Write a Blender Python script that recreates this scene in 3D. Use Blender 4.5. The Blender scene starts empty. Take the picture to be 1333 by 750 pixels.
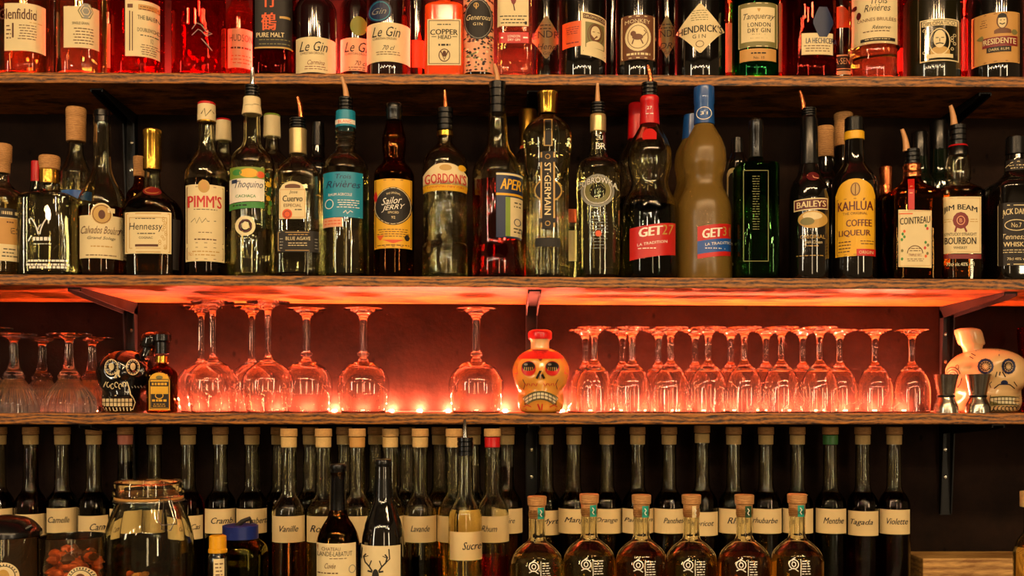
import bpy, bmesh, math, random
from mathutils import Vector, Matrix
from mathutils.bvhtree import BVHTree
R = random.Random(7)
PI = math.pi
sc = bpy.context.scene
# ------------------------------------------------------------------ camera
F = 1332.0; H = 525.0; CX = 666.5; CZ = 1.35; CAMY = -1.8
cam = bpy.data.cameras.new('camera'); camo = bpy.data.objects.new('camera', cam)
sc.collection.objects.link(camo); sc.camera = camo
camo.location = (0, CAMY, CZ); camo.rotation_euler = (PI/2, 0, 0)
cam.sensor_width = 36; cam.lens = F/1333*36
cam.shift_y = (H-375)/1333.0; cam.clip_start = .05
# ------------------------------------------------------------------ world
w = bpy.data.worlds.new('world'); sc.world = w; w.use_nodes = True
w.node_tree.nodes['Background'].inputs[0].default_value = (1, .60, .28, 1)
w.node_tree.nodes['Background'].inputs[1].default_value = .15
# ------------------------------------------------------------------ lights of the bar room
def area(name, loc, target, sx, sy, power, col):
    l = bpy.data.lights.new(name, 'AREA'); l.shape = 'RECTANGLE'; l.size = sx; l.size_y = sy
    l.energy = power; l.color = col
    o = bpy.data.objects.new(name, l); sc.collection.objects.link(o); o.location = loc
    d = Vector(target)-Vector(loc); o.rotation_euler = d.to_track_quat('-Z', 'Y').to_euler(); return o
area('bar_front_window', (-3.6, -3.4, 1.9), (0, 0, 1.4), .2, 1.7, 26, (1, .88, .66))
area('bar_side_window', (2.9, -4.2, 1.7), (0, 0, 1.3), .2, 1.6, 28, (1, .78, .48))
area('bar_rear_doorway', (.7, -4.6, 1.5), (0, 0, 1.3), .35, 1.9, 14, (1, .72, .42))
for i in range(9):                               # ceiling spots in front of the shelves
    area('ceiling_spot', (-1.5+i*.42, -2.2-.12*(i % 2), 3.0), (-.6+i*.17, 0, 1.35), .11, .11, 6.2, (1, .64, .32))
for i in range(12):                              # row of small pendant bulbs over the bar
    l = bpy.data.lights.new('pendant_bulb', 'POINT'); l.energy = 6.2; l.shadow_soft_size = .03; l.color = (1, .74, .44)
    o = bpy.data.objects.new('pendant_bulb', l); sc.collection.objects.link(o); o.location = (-1.75+i*.32, -2.2-.1*(i % 3), 2.1+.06*(i % 2))
# ------------------------------------------------------------------ render look
sc.view_settings.view_transform = 'Standard'; sc.view_settings.look = 'None'
sc.view_settings.exposure = 0.0; sc.view_settings.gamma = 1; sc.view_settings.use_curve_mapping = False
cy = sc.cycles
cy.max_bounces = 20; cy.diffuse_bounces = 3; cy.glossy_bounces = 6; cy.transmission_bounces = 20
cy.transparent_max_bounces = 12; cy.sample_clamp_indirect = 40; cy.blur_glossy = .3
cy.caustics_reflective = True; cy.caustics_refractive = True

# ------------------------------------------------------------------ materials
def lin(h):
    return tuple((lambda c: c/12.92 if c <= .04045 else ((c+.055)/1.055)**2.4)(int(h[i:i+2], 16)/255) for i in (0, 2, 4)) + (1,)
MATS = {}
def nodes(name):
    m = bpy.data.materials.new(name); m.use_nodes = True; nt = m.node_tree
    return m, nt, nt.nodes['Principled BSDF'], nt.nodes['Material Output']
def N(nt, t, **k):
    n = nt.nodes.new(t)
    for a, v in k.items():
        if a in n.inputs.keys(): n.inputs[a].default_value = v
        else: setattr(n, a, v)
    return n
def plain(name, col, rough=.5, metal=0, coat=0, grain=.12, scale=60, bump=0, spec=.5):
    m, nt, b, out = nodes(name)
    c = lin(col) if isinstance(col, str) else col
    tc = N(nt, 'ShaderNodeTexCoord'); no = N(nt, 'ShaderNodeTexNoise', Scale=scale, Detail=4)
    nt.links.new(tc.outputs['Object'], no.inputs['Vector'])
    mx = N(nt, 'ShaderNodeMix', data_type='RGBA')
    mx.inputs[6].default_value = tuple(x*(1-grain) for x in c[:3])+(1,)
    mx.inputs[7].default_value = tuple(min(1, x*(1+grain)) for x in c[:3])+(1,)
    nt.links.new(no.outputs['Fac'], mx.inputs[0]); nt.links.new(mx.outputs[2], b.inputs['Base Color'])
    b.inputs['Roughness'].default_value = rough; b.inputs['Metallic'].default_value = metal
    b.inputs['Coat Weight'].default_value = coat; b.inputs['Coat Roughness'].default_value = .06
    b.inputs['Specular IOR Level'].default_value = spec
    if bump:
        bp = N(nt, 'ShaderNodeBump', Strength=bump, Distance=.002)
        nt.links.new(no.outputs['Fac'], bp.inputs['Height']); nt.links.new(bp.outputs[0], b.inputs['Normal'])
    MATS[name] = m; return m
def glass(name, col, rough=0, ior=1.47, bump=0, bscale=30):
    m, nt, b, out = nodes(name); nt.nodes.remove(b)
    g = N(nt, 'ShaderNodeBsdfGlass'); g.inputs['Color'].default_value = lin(col) if isinstance(col, str) else col
    g.inputs['Roughness'].default_value = rough; g.inputs['IOR'].default_value = ior
    nt.links.new(g.outputs[0], out.inputs[0])
    if bump:
        tc = N(nt, 'ShaderNodeTexCoord'); no = N(nt, 'ShaderNodeTexNoise', Scale=bscale, Detail=2)
        bp = N(nt, 'ShaderNodeBump', Strength=bump, Distance=.003)
        nt.links.new(tc.outputs['Object'], no.inputs['Vector'])
        nt.links.new(no.outputs['Fac'], bp.inputs['Height']); nt.links.new(bp.outputs[0], g.inputs['Normal'])
    MATS[name] = m; return m
def wood(name, dark, light, rough=.35, sx=2.2, sy=26, coat=.3, ring=0):
    m, nt, b, out = nodes(name)
    tc = N(nt, 'ShaderNodeTexCoord'); mp = N(nt, 'ShaderNodeMapping'); mp.inputs['Scale'].default_value = (sx, sy, sy*1.6)
    nt.links.new(tc.outputs['Object'], mp.inputs['Vector'])
    n1 = N(nt, 'ShaderNodeTexNoise', Scale=2.5, Detail=8, Roughness=.65, Distortion=2.6)
    n2 = N(nt, 'ShaderNodeTexNoise', Scale=14, Detail=6, Roughness=.7)
    wv = N(nt, 'ShaderNodeTexWave', Scale=1.1, Distortion=9, Detail=3); wv.bands_direction = 'Z'
    for q in (n1, n2, wv): nt.links.new(mp.outputs[0], q.inputs['Vector'])
    a = N(nt, 'ShaderNodeMath', operation='MULTIPLY_ADD'); a.inputs[1].default_value = .25; nt.links.new(wv.outputs['Fac'], a.inputs[0])
    b2 = N(nt, 'ShaderNodeMath', operation='MULTIPLY'); b2.inputs[1].default_value = .85; nt.links.new(n1.outputs['Fac'], b2.inputs[0])
    nt.links.new(b2.outputs[0], a.inputs[2])
    c2 = N(nt, 'ShaderNodeMath', operation='MULTIPLY_ADD'); c2.inputs[1].default_value = .5; nt.links.new(n2.outputs['Fac'], c2.inputs[0]); nt.links.new(a.outputs[0], c2.inputs[2])
    cr = N(nt, 'ShaderNodeValToRGB'); cr.color_ramp.elements[0].position = .60; cr.color_ramp.elements[1].position = 1.0
    cr.color_ramp.elements[0].color = lin(dark); cr.color_ramp.elements[1].color = lin(light)
    nt.links.new(c2.outputs[0], cr.inputs[0]); nt.links.new(cr.outputs[0], b.inputs['Base Color'])
    bp = N(nt, 'ShaderNodeBump', Strength=.35, Distance=.0015); nt.links.new(c2.outputs[0], bp.inputs['Height']); nt.links.new(bp.outputs[0], b.inputs['Normal'])
    b.inputs['Roughness'].default_value = rough; b.inputs['Coat Weight'].default_value = coat; b.inputs['Coat Roughness'].default_value = .2
    MATS[name] = m; return m
wood('shelf_wood', '200d02', 'b87222', .45, 9, 24, coat=.04)
wood('ledge_wood', '8a5a24', 'd8a860', .5, 3, 14, 0)
wood('counter_wood', '1c0e07', '4a2c16', .4)
wood('cork_wood', '9a6a3a', 'd09a5c', .7, 30, 60, 0)
def wallmat():
    m, nt, b, out = nodes('wall_panel')
    tc = N(nt, 'ShaderNodeTexCoord')
    n1 = N(nt, 'ShaderNodeTexNoise', Scale=7, Detail=10, Roughness=.72); n2 = N(nt, 'ShaderNodeTexNoise', Scale=90, Detail=3)
    vo = N(nt, 'ShaderNodeTexVoronoi', Scale=22); 
    mp = N(nt, 'ShaderNodeMapping'); mp.inputs['Scale'].default_value = (1.4, 1, .8); nt.links.new(tc.outputs['Object'], mp.inputs[0])
    for q in (n1, n2): nt.links.new(tc.outputs['Object'], q.inputs['Vector'])
    nt.links.new(mp.outputs[0], vo.inputs['Vector'])
    cr = N(nt, 'ShaderNodeValToRGB'); cr.color_ramp.elements[0].position = .3; cr.color_ramp.elements[1].position = .75
    cr.color_ramp.elements[0].color = lin('120b07'); cr.color_ramp.elements[1].color = lin('2e1d14')
    nt.links.new(n1.outputs['Fac'], cr.inputs[0])
    pit = N(nt, 'ShaderNodeValToRGB'); pit.color_ramp.elements[0].position = .05; pit.color_ramp.elements[1].position = .13
    pit.color_ramp.elements[0].color = (.12, .1, .1, 1); pit.color_ramp.elements[1].color = (1, 1, 1, 1)
    nt.links.new(vo.outputs['Distance'], pit.inputs[0])
    mx = N(nt, 'ShaderNodeMix', data_type='RGBA', blend_type='MULTIPLY'); mx.inputs[0].default_value = .8
    nt.links.new(cr.outputs[0], mx.inputs[6]); nt.links.new(pit.outputs[0], mx.inputs[7]); nt.links.new(mx.outputs[2], b.inputs['Base Color'])
    ad = N(nt, 'ShaderNodeMath', operation='MULTIPLY_ADD'); ad.inputs[1].default_value = .3
    nt.links.new(n2.outputs['Fac'], ad.inputs[0]); nt.links.new(n1.outputs['Fac'], ad.inputs[2])
    bp = N(nt, 'ShaderNodeBump', Strength=.6, Distance=.004); nt.links.new(ad.outputs[0], bp.inputs['Height']); nt.links.new(bp.outputs[0], b.inputs['Normal'])
    b.inputs['Roughness'].default_value = .85; b.inputs['Specular IOR Level'].default_value = .12
    MATS['wall_panel'] = m
wallmat()
for n_, c_, r_ in (('cream', 'e6d3a2', .6), ('paper', 'e0c690', .7), ('white', 'efe8d8', .5), ('tan', 'c9964e', .55), ('ink', '1b1410', .6),
                   ('brown_ink', '5a2f18', .6), ('red', 'c81e1a', .4), ('dark_red', '7d1414', .45), ('orange', 'e2591f', .5), ('yellow', 'e8b020', .45),
                   ('navy', '14254c', .45), ('blue', '1c55a8', .4), ('teal', '148aa8', .4), ('green', '3c8a3a', .5), ('dark_green', '1d4a26', .5),
                   ('grey', '8c8a80', .5), ('pink', 'e88a70', .5), ('gold_ink', 'c39a4a', .4), ('olive', '7a7440', .5), ('salmon', 'e9a47c', .5),
                   ('brown', '6a3c1c', .5), ('turquoise', '1d9d8c', .45), ('lime', '7f9a34', .5), ('maroon', '5a1216', .4)):
    plain(n_, c_, r_, grain=.08, scale=40)
plain('white_ink', 'f4efe2', .5, grain=.03)
plain('handwriting_ink', '14101c', .6)
plain('black_plastic', '080808', .25, coat=.15)
plain('black_metal', '0d0c0b', .32, metal=.6)
plain('bracket_steel', '100e0d', .5, metal=.2, scale=120, bump=.1)
plain('chrome', 'c8c4bc', .16, metal=1, grain=.04)
plain('steel', 'b9b3a4', .22, metal=1, grain=.06)
plain('copper', 'd97a4a', .25, metal=1)
plain('gold', 'c99a3c', .24, metal=1, coat=.2)
plain('pale_gold', 'd8bd84', .3, metal=.7)
plain('tan_plastic', 'd29a64', .4)
plain('cork', 'c79a5c', .8, grain=.3, scale=250, bump=.4)
plain('pale_cork', 'd9b574', .7, grain=.2, scale=250, bump=.3)
plain('red_plastic', 'c9151a', .3, coat=.3); plain('blue_plastic', '174f94', .32, coat=.3); plain('navy_plastic', '162a78', .35)
plain('yellow_plastic', 'e6a516', .35); plain('green_wax', '4d8f4a', .4); plain('rubber', '0d0b0a', .6)
plain('dark_bottle', '0c0906', .07, coat=1, grain=.3, scale=9)
plain('green_bottle', '0a160b', .06, coat=1, grain=.3, scale=9)
plain('olive_bottle', '1f1c0d', .12, coat=.8, grain=.3, scale=9)
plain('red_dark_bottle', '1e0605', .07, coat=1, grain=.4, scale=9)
plain('orange_fruit', 'cf5a1a', .55, grain=.4, scale=50, bump=.6)
plain('ceramic_black', '0b0a0b', .12, coat=.8); plain('ceramic_cream', 'd9b57e', .22, coat=.6, grain=.1, scale=20); plain('ceramic_orange', 'dc9c3e', .22, coat=.6, grain=.2, scale=25)
plain('gilt', 'b9974c', .35, metal=.5)
glass('clear_glass', (.97, .96, .87, 1)); glass('crystal', (.985, .975, .96, 1), ior=1.5)
glass('amber_glass', (.75, .42, .14, 1)); glass('orange_glass', (.95, .34, .12, 1), .02); glass('olive_glass', (.55, .55, .2, 1))
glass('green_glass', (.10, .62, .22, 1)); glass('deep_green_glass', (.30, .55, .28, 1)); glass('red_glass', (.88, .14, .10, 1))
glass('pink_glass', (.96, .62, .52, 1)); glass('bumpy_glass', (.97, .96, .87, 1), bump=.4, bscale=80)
for n_, c_ in (('water', (.95, .93, .84, 1)), ('amber', (.72, .34, .08, 1)), ('pale_amber', (.99, .91, .66, 1)), ('brown_liquor', (.34, .13, .04, 1)), ('dark_syrup', (.12, .05, .025, 1)),
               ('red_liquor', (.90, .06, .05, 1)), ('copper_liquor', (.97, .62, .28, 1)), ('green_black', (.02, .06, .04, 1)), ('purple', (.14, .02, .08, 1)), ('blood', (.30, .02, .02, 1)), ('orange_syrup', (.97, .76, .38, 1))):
    glass(n_, c_, ior=1.36)
def semi(name, col, tr, rough):
    m = plain(name, col, rough, grain=.15, scale=15); b = m.node_tree.nodes['Principled BSDF']
    b.inputs['Transmission Weight'].default_value = tr; b.inputs['IOR'].default_value = 1.45; return m
semi('frosted_glass', 'a5823c', .6, .26); semi('orange_bottle', 'f0521c', .25, .12)
def emit(name, col, s):
    m, nt, b, out = nodes(name); nt.nodes.remove(b); e = N(nt, 'ShaderNodeEmission'); e.inputs[0].default_value = col; e.inputs[1].default_value = s
    nt.links.new(e.outputs[0], out.inputs[0]); MATS[name] = m
emit('led_glow', (1, .165, .085, 1), 12500)
emit('led_red_glow', (1, .06, .05, 1), 60000)

# ------------------------------------------------------------------ mesh helpers
class MB:
    def __init__(s): s.v = []; s.f = []; s.m = []; s.mats = []
    def mi(s, mat):
        if mat not in s.mats: s.mats.append(mat)
        return s.mats.index(mat)
    def add(s, vs, fs, mat):
        o = len(s.v); k = s.mi(mat); s.v += [tuple(v) for v in vs]; s.f += [tuple(i+o for i in f) for f in fs]; s.m += [k]*len(fs)
    def mesh(s, name, org=(0, 0, 0), smooth=35):
        me = bpy.data.meshes.new(name)
        me.from_pydata([(v[0]-org[0], v[1]-org[1], v[2]-org[2]) for v in s.v], [], s.f)
        for m in s.mats: me.materials.append(MATS[m])
        me.polygons.foreach_set('material_index', s.m)
        if smooth:
            me.polygons.foreach_set('use_smooth', [True]*len(s.f)); me.set_sharp_from_angle(angle=math.radians(smooth))
        me.update(); return me
def link(name, me, parent=None, loc=(0, 0, 0)):
    o = bpy.data.objects.new(name, me); sc.collection.objects.link(o); o.location = loc
    if parent: o.parent = parent
    return o
def tag(o, label, cat, group=None, kind=None):
    if label: o['label'] = label
    if cat: o['category'] = cat
    if group: o['group'] = group
    if kind: o['kind'] = kind
    return o
def empty(name, loc, label, cat, group=None):
    o = link(name, None, None, loc); o.empty_display_size = .02; return tag(o, label, cat, group)
def box(mb, x0, x1, y0, y1, z0, z1, mat, tilt=0):
    vs = [(x, y, z+tilt*x) for z in (z0, z1) for y in (y0, y1) for x in (x0, x1)]
    mb.add(vs, [(0, 2, 3, 1), (4, 5, 7, 6), (0, 1, 5, 4), (2, 6, 7, 3), (0, 4, 6, 2), (1, 3, 7, 5)], mat)
def bevel(me, w=.0015, seg=2):
    bm = bmesh.new(); bm.from_mesh(me)
    bmesh.ops.bevel(bm, geom=[e for e in bm.edges if e.calc_face_angle(0) > .6], offset=w, segments=seg, affect='EDGES', profile=.6)
    bm.to_mesh(me); bm.free(); return me
def pchip(P, sub=5):
    """P: list of (z, r, ...) strictly monotone in z; returns a smoothed list"""
    n = len(P)
    if n < 3: return P
    d = [(P[i+1][1]-P[i][1])/(P[i+1][0]-P[i][0]) for i in range(n-1)]
    m = [d[0]]
    for i in range(1, n-1): m.append(0 if d[i-1]*d[i] <= 0 else 2*d[i-1]*d[i]/(d[i-1]+d[i]))
    m.append(d[-1]); out = []
    for i in range(n-1):
        z0, r0 = P[i]; z1, r1 = P[i+1]; h = z1-z0
        k = sub if abs(r1-r0) > .0008 else 1
        for j in range(k):
            t = j/k; out.append((z0+h*t, (2*t**3-3*t*t+1)*r0+(t**3-2*t*t+t)*h*m[i]+(-2*t**3+3*t*t)*r1+(t**3-t*t)*h*m[i+1]))
    out.append(P[-1]); return out
def rings(mb, prof, c, mat, n=36, sec=None, flute=None, close0=True, close1=True, flip=False, lean=None):
    """revolve prof [(z,r)] about c; sec(z,r)->(exponent, depth ratio)"""
    vs = []; fs = []
    for z, r in prof:
        e, dr = sec(z, r) if sec else (2, 1)
        lx = lean(z) if lean else (0, 0)
        for i in range(n):
            a = 2*PI*(i+.5)/n; ca, sa = math.cos(a), math.sin(a)
            if e != 2:
                q = (abs(ca)**e+abs(sa)**e)**(-1/e); ca *= q; sa *= q
            rr = r
            if flute: rr = r*(1-flute[1]*(.5-.5*math.cos(flute[0]*a))) if flute[2] <= z <= flute[3] else r
            vs.append((c[0]+rr*ca+lx[0], c[1]+rr*sa*dr+lx[1], z))
    for k in range(len(prof)-1):
        for i in range(n):
            j = (i+1) % n; fs.append((k*n+i, k*n+j, (k+1)*n+j, (k+1)*n+i))
    if close0: vs.append((c[0]+(lean(prof[0][0])[0] if lean else 0), c[1], prof[0][0])); q = len(vs)-1; fs += [(q, (i+1) % n, i) for i in range(n)]
    if close1: vs.append((c[0]+(lean(prof[-1][0])[0] if lean else 0), c[1], prof[-1][0])); q = len(vs)-1; k = (len(prof)-1)*n; fs += [(q, k+i, k+(i+1) % n) for i in range(n)]
    if prof[0][0] > prof[-1][0]: flip = not flip
    if flip: fs = [f[::-1] for f in fs]
    mb.add(vs, fs, mat)
def tube(mb, pts, rad, mat, n=8, taper=None):
    vs = []; fs = []; P = [Vector(p) for p in pts]
    for i, p in enumerate(P):
        t = (P[min(i+1, len(P)-1)]-P[max(i-1, 0)]).normalized()
        a = t.orthogonal().normalized() if i == 0 else (a-t*a.dot(t)).normalized()
        b = t.cross(a); r = rad if taper is None else rad+(taper-rad)*i/(len(P)-1)
        vs += [p+(a*math.cos(2*PI*k/n)+b*math.sin(2*PI*k/n))*r for k in range(n)]
    for i in range(len(P)-1):
        for k in range(n): fs.append((i*n+k, i*n+(k+1) % n, (i+1)*n+(k+1) % n, (i+1)*n+k))
    fs.append(tuple(range(n))[::-1]); fs.append(tuple((len(P)-1)*n+k for k in range(n)))
    mb.add(vs, fs, mat)
TC = {}
def textmesh(s, shear=0, bold=0, sp=1.0):
    k = (s, shear, bold, sp)
    if k in TC: return TC[k]
    c = bpy.data.curves.new('t', 'FONT'); c.body = s; c.resolution_u = 2; c.shear = shear; c.space_character = sp; c.fill_mode = 'FRONT' if hasattr(c, 'fill_mode') else c.fill_mode
    o = bpy.data.objects.new('t', c); me = bpy.data.meshes.new_from_object(o)
    vs = [(v.co.x, v.co.y) for v in me.vertices]; fs = [tuple(p.vertices) for p in me.polygons]
    bpy.data.objects.remove(o); bpy.data.curves.remove(c); bpy.data.meshes.remove(me)
    if bold > 0 and vs:                               # heavier strokes: the same letters laid again a hair to the side
        n = len(vs); d = .012+bold*.7; vs = [(x-d, y) for x, y in vs]+[(x+d, y) for x, y in vs]; fs = fs+[tuple(i+n for i in f) for f in fs]
    if vs:
        x0 = min(v[0] for v in vs); x1 = max(v[0] for v in vs); y0 = min(v[1] for v in vs); y1 = max(v[1] for v in vs)
        vs = [((v[0]-x0)/max(x1-x0, 1e-6)-.5, (v[1]-y0)/max(y1-y0, 1e-6)-.5) for v in vs]
    TC[k] = (vs, fs); return TC[k]

# ------------------------------------------------------------------ print on surfaces
class Art:
    """flat print laid on a surface; S(px, py, off) gives the surface point seen at a pixel"""
    def __init__(s, S, fine=0): s.fine = fine; s.S = S; s.base = MB(); s.ink = MB()
    def p(s, x0, x1, y0, y1, mat, shape='rect', layer=1.4, skew=0, base=False, nx=None):
        nx = nx or (2+int(abs(x1-x0)/3)); ny = max(1, int(abs(y1-y0)/12)); vs = []; cx = (x0+x1)/2; cyy = (y0+y1)/2; hw = (x1-x0)/2; hh = (y1-y0)/2
        if shape == 'ell': nx = max(nx, 12)
        if s.fine: nx = max(nx, int(abs(x1-x0)/1.5)); ny = max(3, int(abs(y1-y0)/2))
        for i in range(nx+1):
            t = -1+2*i/nx
            if shape == 'ell': t = math.sin(t*PI/2)
            u = cx+hw*t
            if shape == 'rect': a, b = y0, y1
            elif shape == 'ell': q = math.sqrt(max(0, 1-t*t)); a, b = cyy-hh*q, cyy+hh*q
            elif shape == 'arch': q = math.sqrt(max(0, 1-t*t)); a, b = y0+hw*.8*(1-q), y1
            elif shape == 'dome': q = max(0, 1-abs(t)**2.5); a, b = y0+hh*.8*(1-q), y1
            elif shape == 'dia': q = 1-abs(t); a, b = cyy-hh*q, cyy+hh*q
            elif shape == 'hex': q = min(1, 1.55*(1-abs(t))+.12); a, b = cyy-hh*q, cyy+hh*q
            elif shape == 'tri': a, b = y0, y0+2*hh*(1-abs(t))
            for j in range(ny+1): vs.append(s.S(u, a+(b-a)*j/ny+skew*(u-cx), .0003*layer))
        fs = [(i*(ny+1)+j, i*(ny+1)+j+1, (i+1)*(ny+1)+j+1, (i+1)*(ny+1)+j) for i in range(nx) for j in range(ny)]
        (s.base if base else s.ink).add(vs, fs, mat); return s
    def t(s, txt, cx, cy, wd, hh, mat='ink', shear=0, bold=0, arc=0, skew=0, rot=0, layer=2.2, sp=1.0):
        vs, fs = textmesh(txt, shear, bold, sp); out = []
        for x, y in vs:
            if rot: px, py = cx+y*wd, cy+x*hh          # reads downwards
            else: px = cx+x*wd; py = cy-y*hh+arc*(2*x)**2+skew*x*wd
            out.append(s.S(px, py, .0003*layer))
        s.ink.add(out, fs, mat); return s
    def s_(s, pts, wd, mat, layer=2.2):
        vs = []; n = len(pts)
        for i, (x, y) in enumerate(pts):
            x0, y0 = pts[max(i-1, 0)]; x1, y1 = pts[min(i+1, n-1)]; dx, dy = x1-x0, y1-y0; L = math.hypot(dx, dy) or 1
            nx, ny = -dy/L*wd/2, dx/L*wd/2
            vs += [s.S(x+nx, y+ny, .0003*layer), s.S(x-nx, y-ny, .0003*layer)]
        s.ink.add(vs, [(2*i, 2*i+1, 2*i+3, 2*i+2) for i in range(n-1)], mat); return s
    def ring(s, cx, cy, rx, ry, wd, mat, layer=2, n=20, a0=0, a1=360):
        return s.s_([(cx+rx*math.cos(math.radians(a0+(a1-a0)*i/n)), cy+ry*math.sin(math.radians(a0+(a1-a0)*i/n))) for i in range(n+1)], wd, mat, layer)
    def frame(s, x0, x1, y0, y1, wd, mat, layer=2):
        m = 4; L = lambda a, b: [(a[0]+(b[0]-a[0])*i/m, a[1]+(b[1]-a[1])*i/m) for i in range(m+1)]
        for a, b in (((x0, y0), (x1, y0)), ((x0, y1), (x1, y1)), ((x0, y0), (x0, y1)), ((x1, y0), (x1, y1))): s.s_(L(a, b), wd, mat, layer)
        return s
    def l(s, x0, x1, y0, y1, n, mat='ink', th=.3):
        pitch = (y1-y0)/max(1, n)
        for k in range(n):
            y = y0+pitch*(k+.5); sh = R.uniform(0, .12)*(x1-x0); x = x0+sh
            while x < x1-sh-1:
                e = min(x1-sh, x+R.uniform(2, 6)); s.p(x, e, y-pitch*th/2, y+pitch*th/2, mat, layer=2, nx=1); x = e+R.uniform(.8, 1.6)
        return s
    def build(s, parent, org, name='label', plabel=None):
        par = parent
        if s.base.v:
            o = link(name, s.base.mesh(name, org), parent)
            if plabel: o['label'] = plabel
            par = o
        if s.ink.v: link('lettering', s.ink.mesh('lettering', org, 0), par)

# ------------------------------------------------------------------ shelves' heights
def X(px, D): return (px-CX)*D/F
def Zp(py, D): return CZ+(H-py)*D/F
D0 = 1.8
FR = {1: 1.84, 2: 1.745, 3: 1.79, 4: 1.8}            # distance of each shelf's front edge
TOPS = {1: (93.5, 6.0), 2: (357.2, 6.4), 3: (538.0, 0.0)}
THK = {1: 14.0, 2: 14.0, 3: 14.5}
COUNTER = CZ-.38
def ztop(row, x):
    if row == 4: return COUNTER
    a, s = TOPS[row]; px = CX+x*F/FR[row]
    return Zp(a+s*px/1333, FR[row])

BOTS = []
class Bot:
    def __init__(s, name, label, px, row, prof, gl='clear_glass', cat='bottle', group=None, n=2, dr=1.0, back=0.0, D=None,
                 liq=None, flute=None, bot=.008, t=.0028, body='body', seg=36, key=None):
        hwm = max(p[1] for p in prof)
        if D is None:
            D = FR[row]+.010+hwm*1.8/F*dr+back
        s.D = D; s.x = X(px, D); s.n = n; s.dr = dr; s.y = D+CAMY
        s.z0 = ztop(row, s.x)+.0003
        k = D/F
        P = sorted([(Zp(py, D), hw*k) for py, hw in prof])
        rb = P[0][1]
        P = [q for q in P if q[0] > s.z0+.006]
        e = min(.0035, rb*.2)
        P = [(s.z0, rb-e), (s.z0+e*.35, rb-e*.3), (s.z0+e, rb)]+P
        s.rmax = max(q[1] for q in P); s.rmin = min(q[1] for q in P[3:] or P)
        s.P = P[:2]+pchip(P[2:], 5)
        s.org = (s.x, s.y, s.z0)
        s.root = empty(name, s.org, label, cat, group); BOTS.append((label, row, s.x, s.y, s.rmax, s.dr, s.n, px))
        mb = MB(); o = s.org
        rings(mb, s.P, (s.x, s.y), gl, seg, s.sec, flute)
        opaque = not gl.endswith('_glass') or gl == 'frosted_glass'
        def inner(z0, z1, dt):
            Q = [q for q in s.P if z0+.003 < q[0] < z1-.0015]
            Q = [(z0, s.rad(z0+.002)-t-.002)]+[(a, b-dt) for a, b in Q]+[(z1, s.rad(z1)-dt)]
            return [(a, max(b, .001)) for a, b in Q]
        if not opaque:
            rings(mb, inner(s.z0+bot, s.P[-1][0]-.002, t), (s.x, s.y), gl, seg, s.sec, flip=True)
        s.bodyo = link(body, mb.mesh(body, o, 50), s.root)
        if liq and not opaque:
            l = MB(); rings(l, inner(s.z0+bot-.0006, Zp(liq[1], D), t-.0004), (s.x, s.y), liq[0], seg, s.sec)
            link('liquid', l.mesh('liquid', o, 40), s.root)
    def rad(s, z):
        P = s.P
        if z <= P[0][0]: return P[2][1]
        for i in range(len(P)-1):
            if z <= P[i+1][0]:
                a = (z-P[i][0])/(P[i+1][0]-P[i][0]); return max(P[i][1]+(P[i+1][1]-P[i][1])*a, .002)
        return P[-1][1]
    def sec(s, z, r=None):
        if s.n == 2 and s.dr == 1: return 2, 1
        r = s.rad(z) if r is None else r
        b = min(1, max(0, (r-s.rmin)/max(1e-5, s.rmax-s.rmin)))
        return 2+(s.n-2)*b*b, 1+(s.dr-1)*b
    def S(s, px, py, off):
        z = Zp(py, s.D-s.rmax*s.dr)
        for _ in range(2):
            r = s.rad(z); e, dr = s.sec(z, r); Df = s.D-r*dr; z = Zp(py, Df)
        r = s.rad(z); e, dr = s.sec(z, r); u = 0; d = r*dr
        for _ in range(4):
            u = (px-CX)*(s.D-d)/F-s.x; u = max(-.985*r, min(.985*r, u))
            q = abs(u/r); d = r*dr*(max(0, 1-q**e))**(1/e)
        nx = (abs(u/r)**(e-1))*math.copysign(1, u)/r; ny = (max(d, 1e-6)/(r*dr))**(e-1)/(r*dr); L = math.hypot(nx, ny) or 1
        return (s.x+u+nx/L*(off+.0003), s.y-d-ny/L*(off+.0003), z)
    def art(s, e=0): return Art(lambda a, b, o: s.S(a, b, o+e))
    def lab(s, x0, x1, y0, y1, mat='cream', shape='rect', skew=0):
        a = Art(s.S); a.p(x0, x1, y0, y1, mat, shape, .6, skew, base=True); return a
    def done(s, *arts, name='label'):
        for a in arts: a.build(s.root, s.org, name)
        return s
    def part(s, name, prof, mat, label=None, n=28, dx=0, ribs=None):
        k = s.D/F; P = [(Zp(py, s.D), hw*k) for py, hw in prof]; P.sort()
        mb = MB(); e = .0008
        P = [(P[0][0], P[0][1]-e)]+[(P[0][0]+e, P[0][1])]+P[1:-1]+[(P[-1][0]-e, P[-1][1]), (P[-1][0], P[-1][1]-e)]
        rings(mb, P, (s.x+dx*k, s.y), mat, n, flute=ribs and (ribs, .07, -9, 9))
        o = link(name, mb.mesh(name, s.org, 40), s.root)
        if label: o['label'] = label
        s.last = o; return s
    def pourer(s, tip, base, collar, spout='tan_plastic', w=3.4, steps=True):
        """bent spout from base px to tip px, ribbed black stopper between collar y's"""
        y0, y1, hw = collar
        n = 4; P = []
        for i in range(n):
            a = y0+(y1-y0)*i/n; b = y0+(y1-y0)*(i+1)/n
            P += [(a+.3, hw), (b-1.2, hw), (b-.6, hw-1.4)] if steps else []
        P = P or [(y0, hw), (y1, hw)]
        s.part('stopper', P, 'black_plastic', n=24)
        k = s.D/F; mb = MB(); pts = []
        for i in range(7):
            t = i/6; bx = base[0]+(tip[0]-base[0])*t*t; by = base[1]+2+(tip[1]-base[1]-2)*t
            pts.append((X(bx, s.D), s.y-.004*t*t, Zp(by, s.D)))
        tube(mb, pts, w*1.25*k, spout, 10, w*.62*k)
        link('spout', mb.mesh('spout', s.org, 60), s.root); return s

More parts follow.
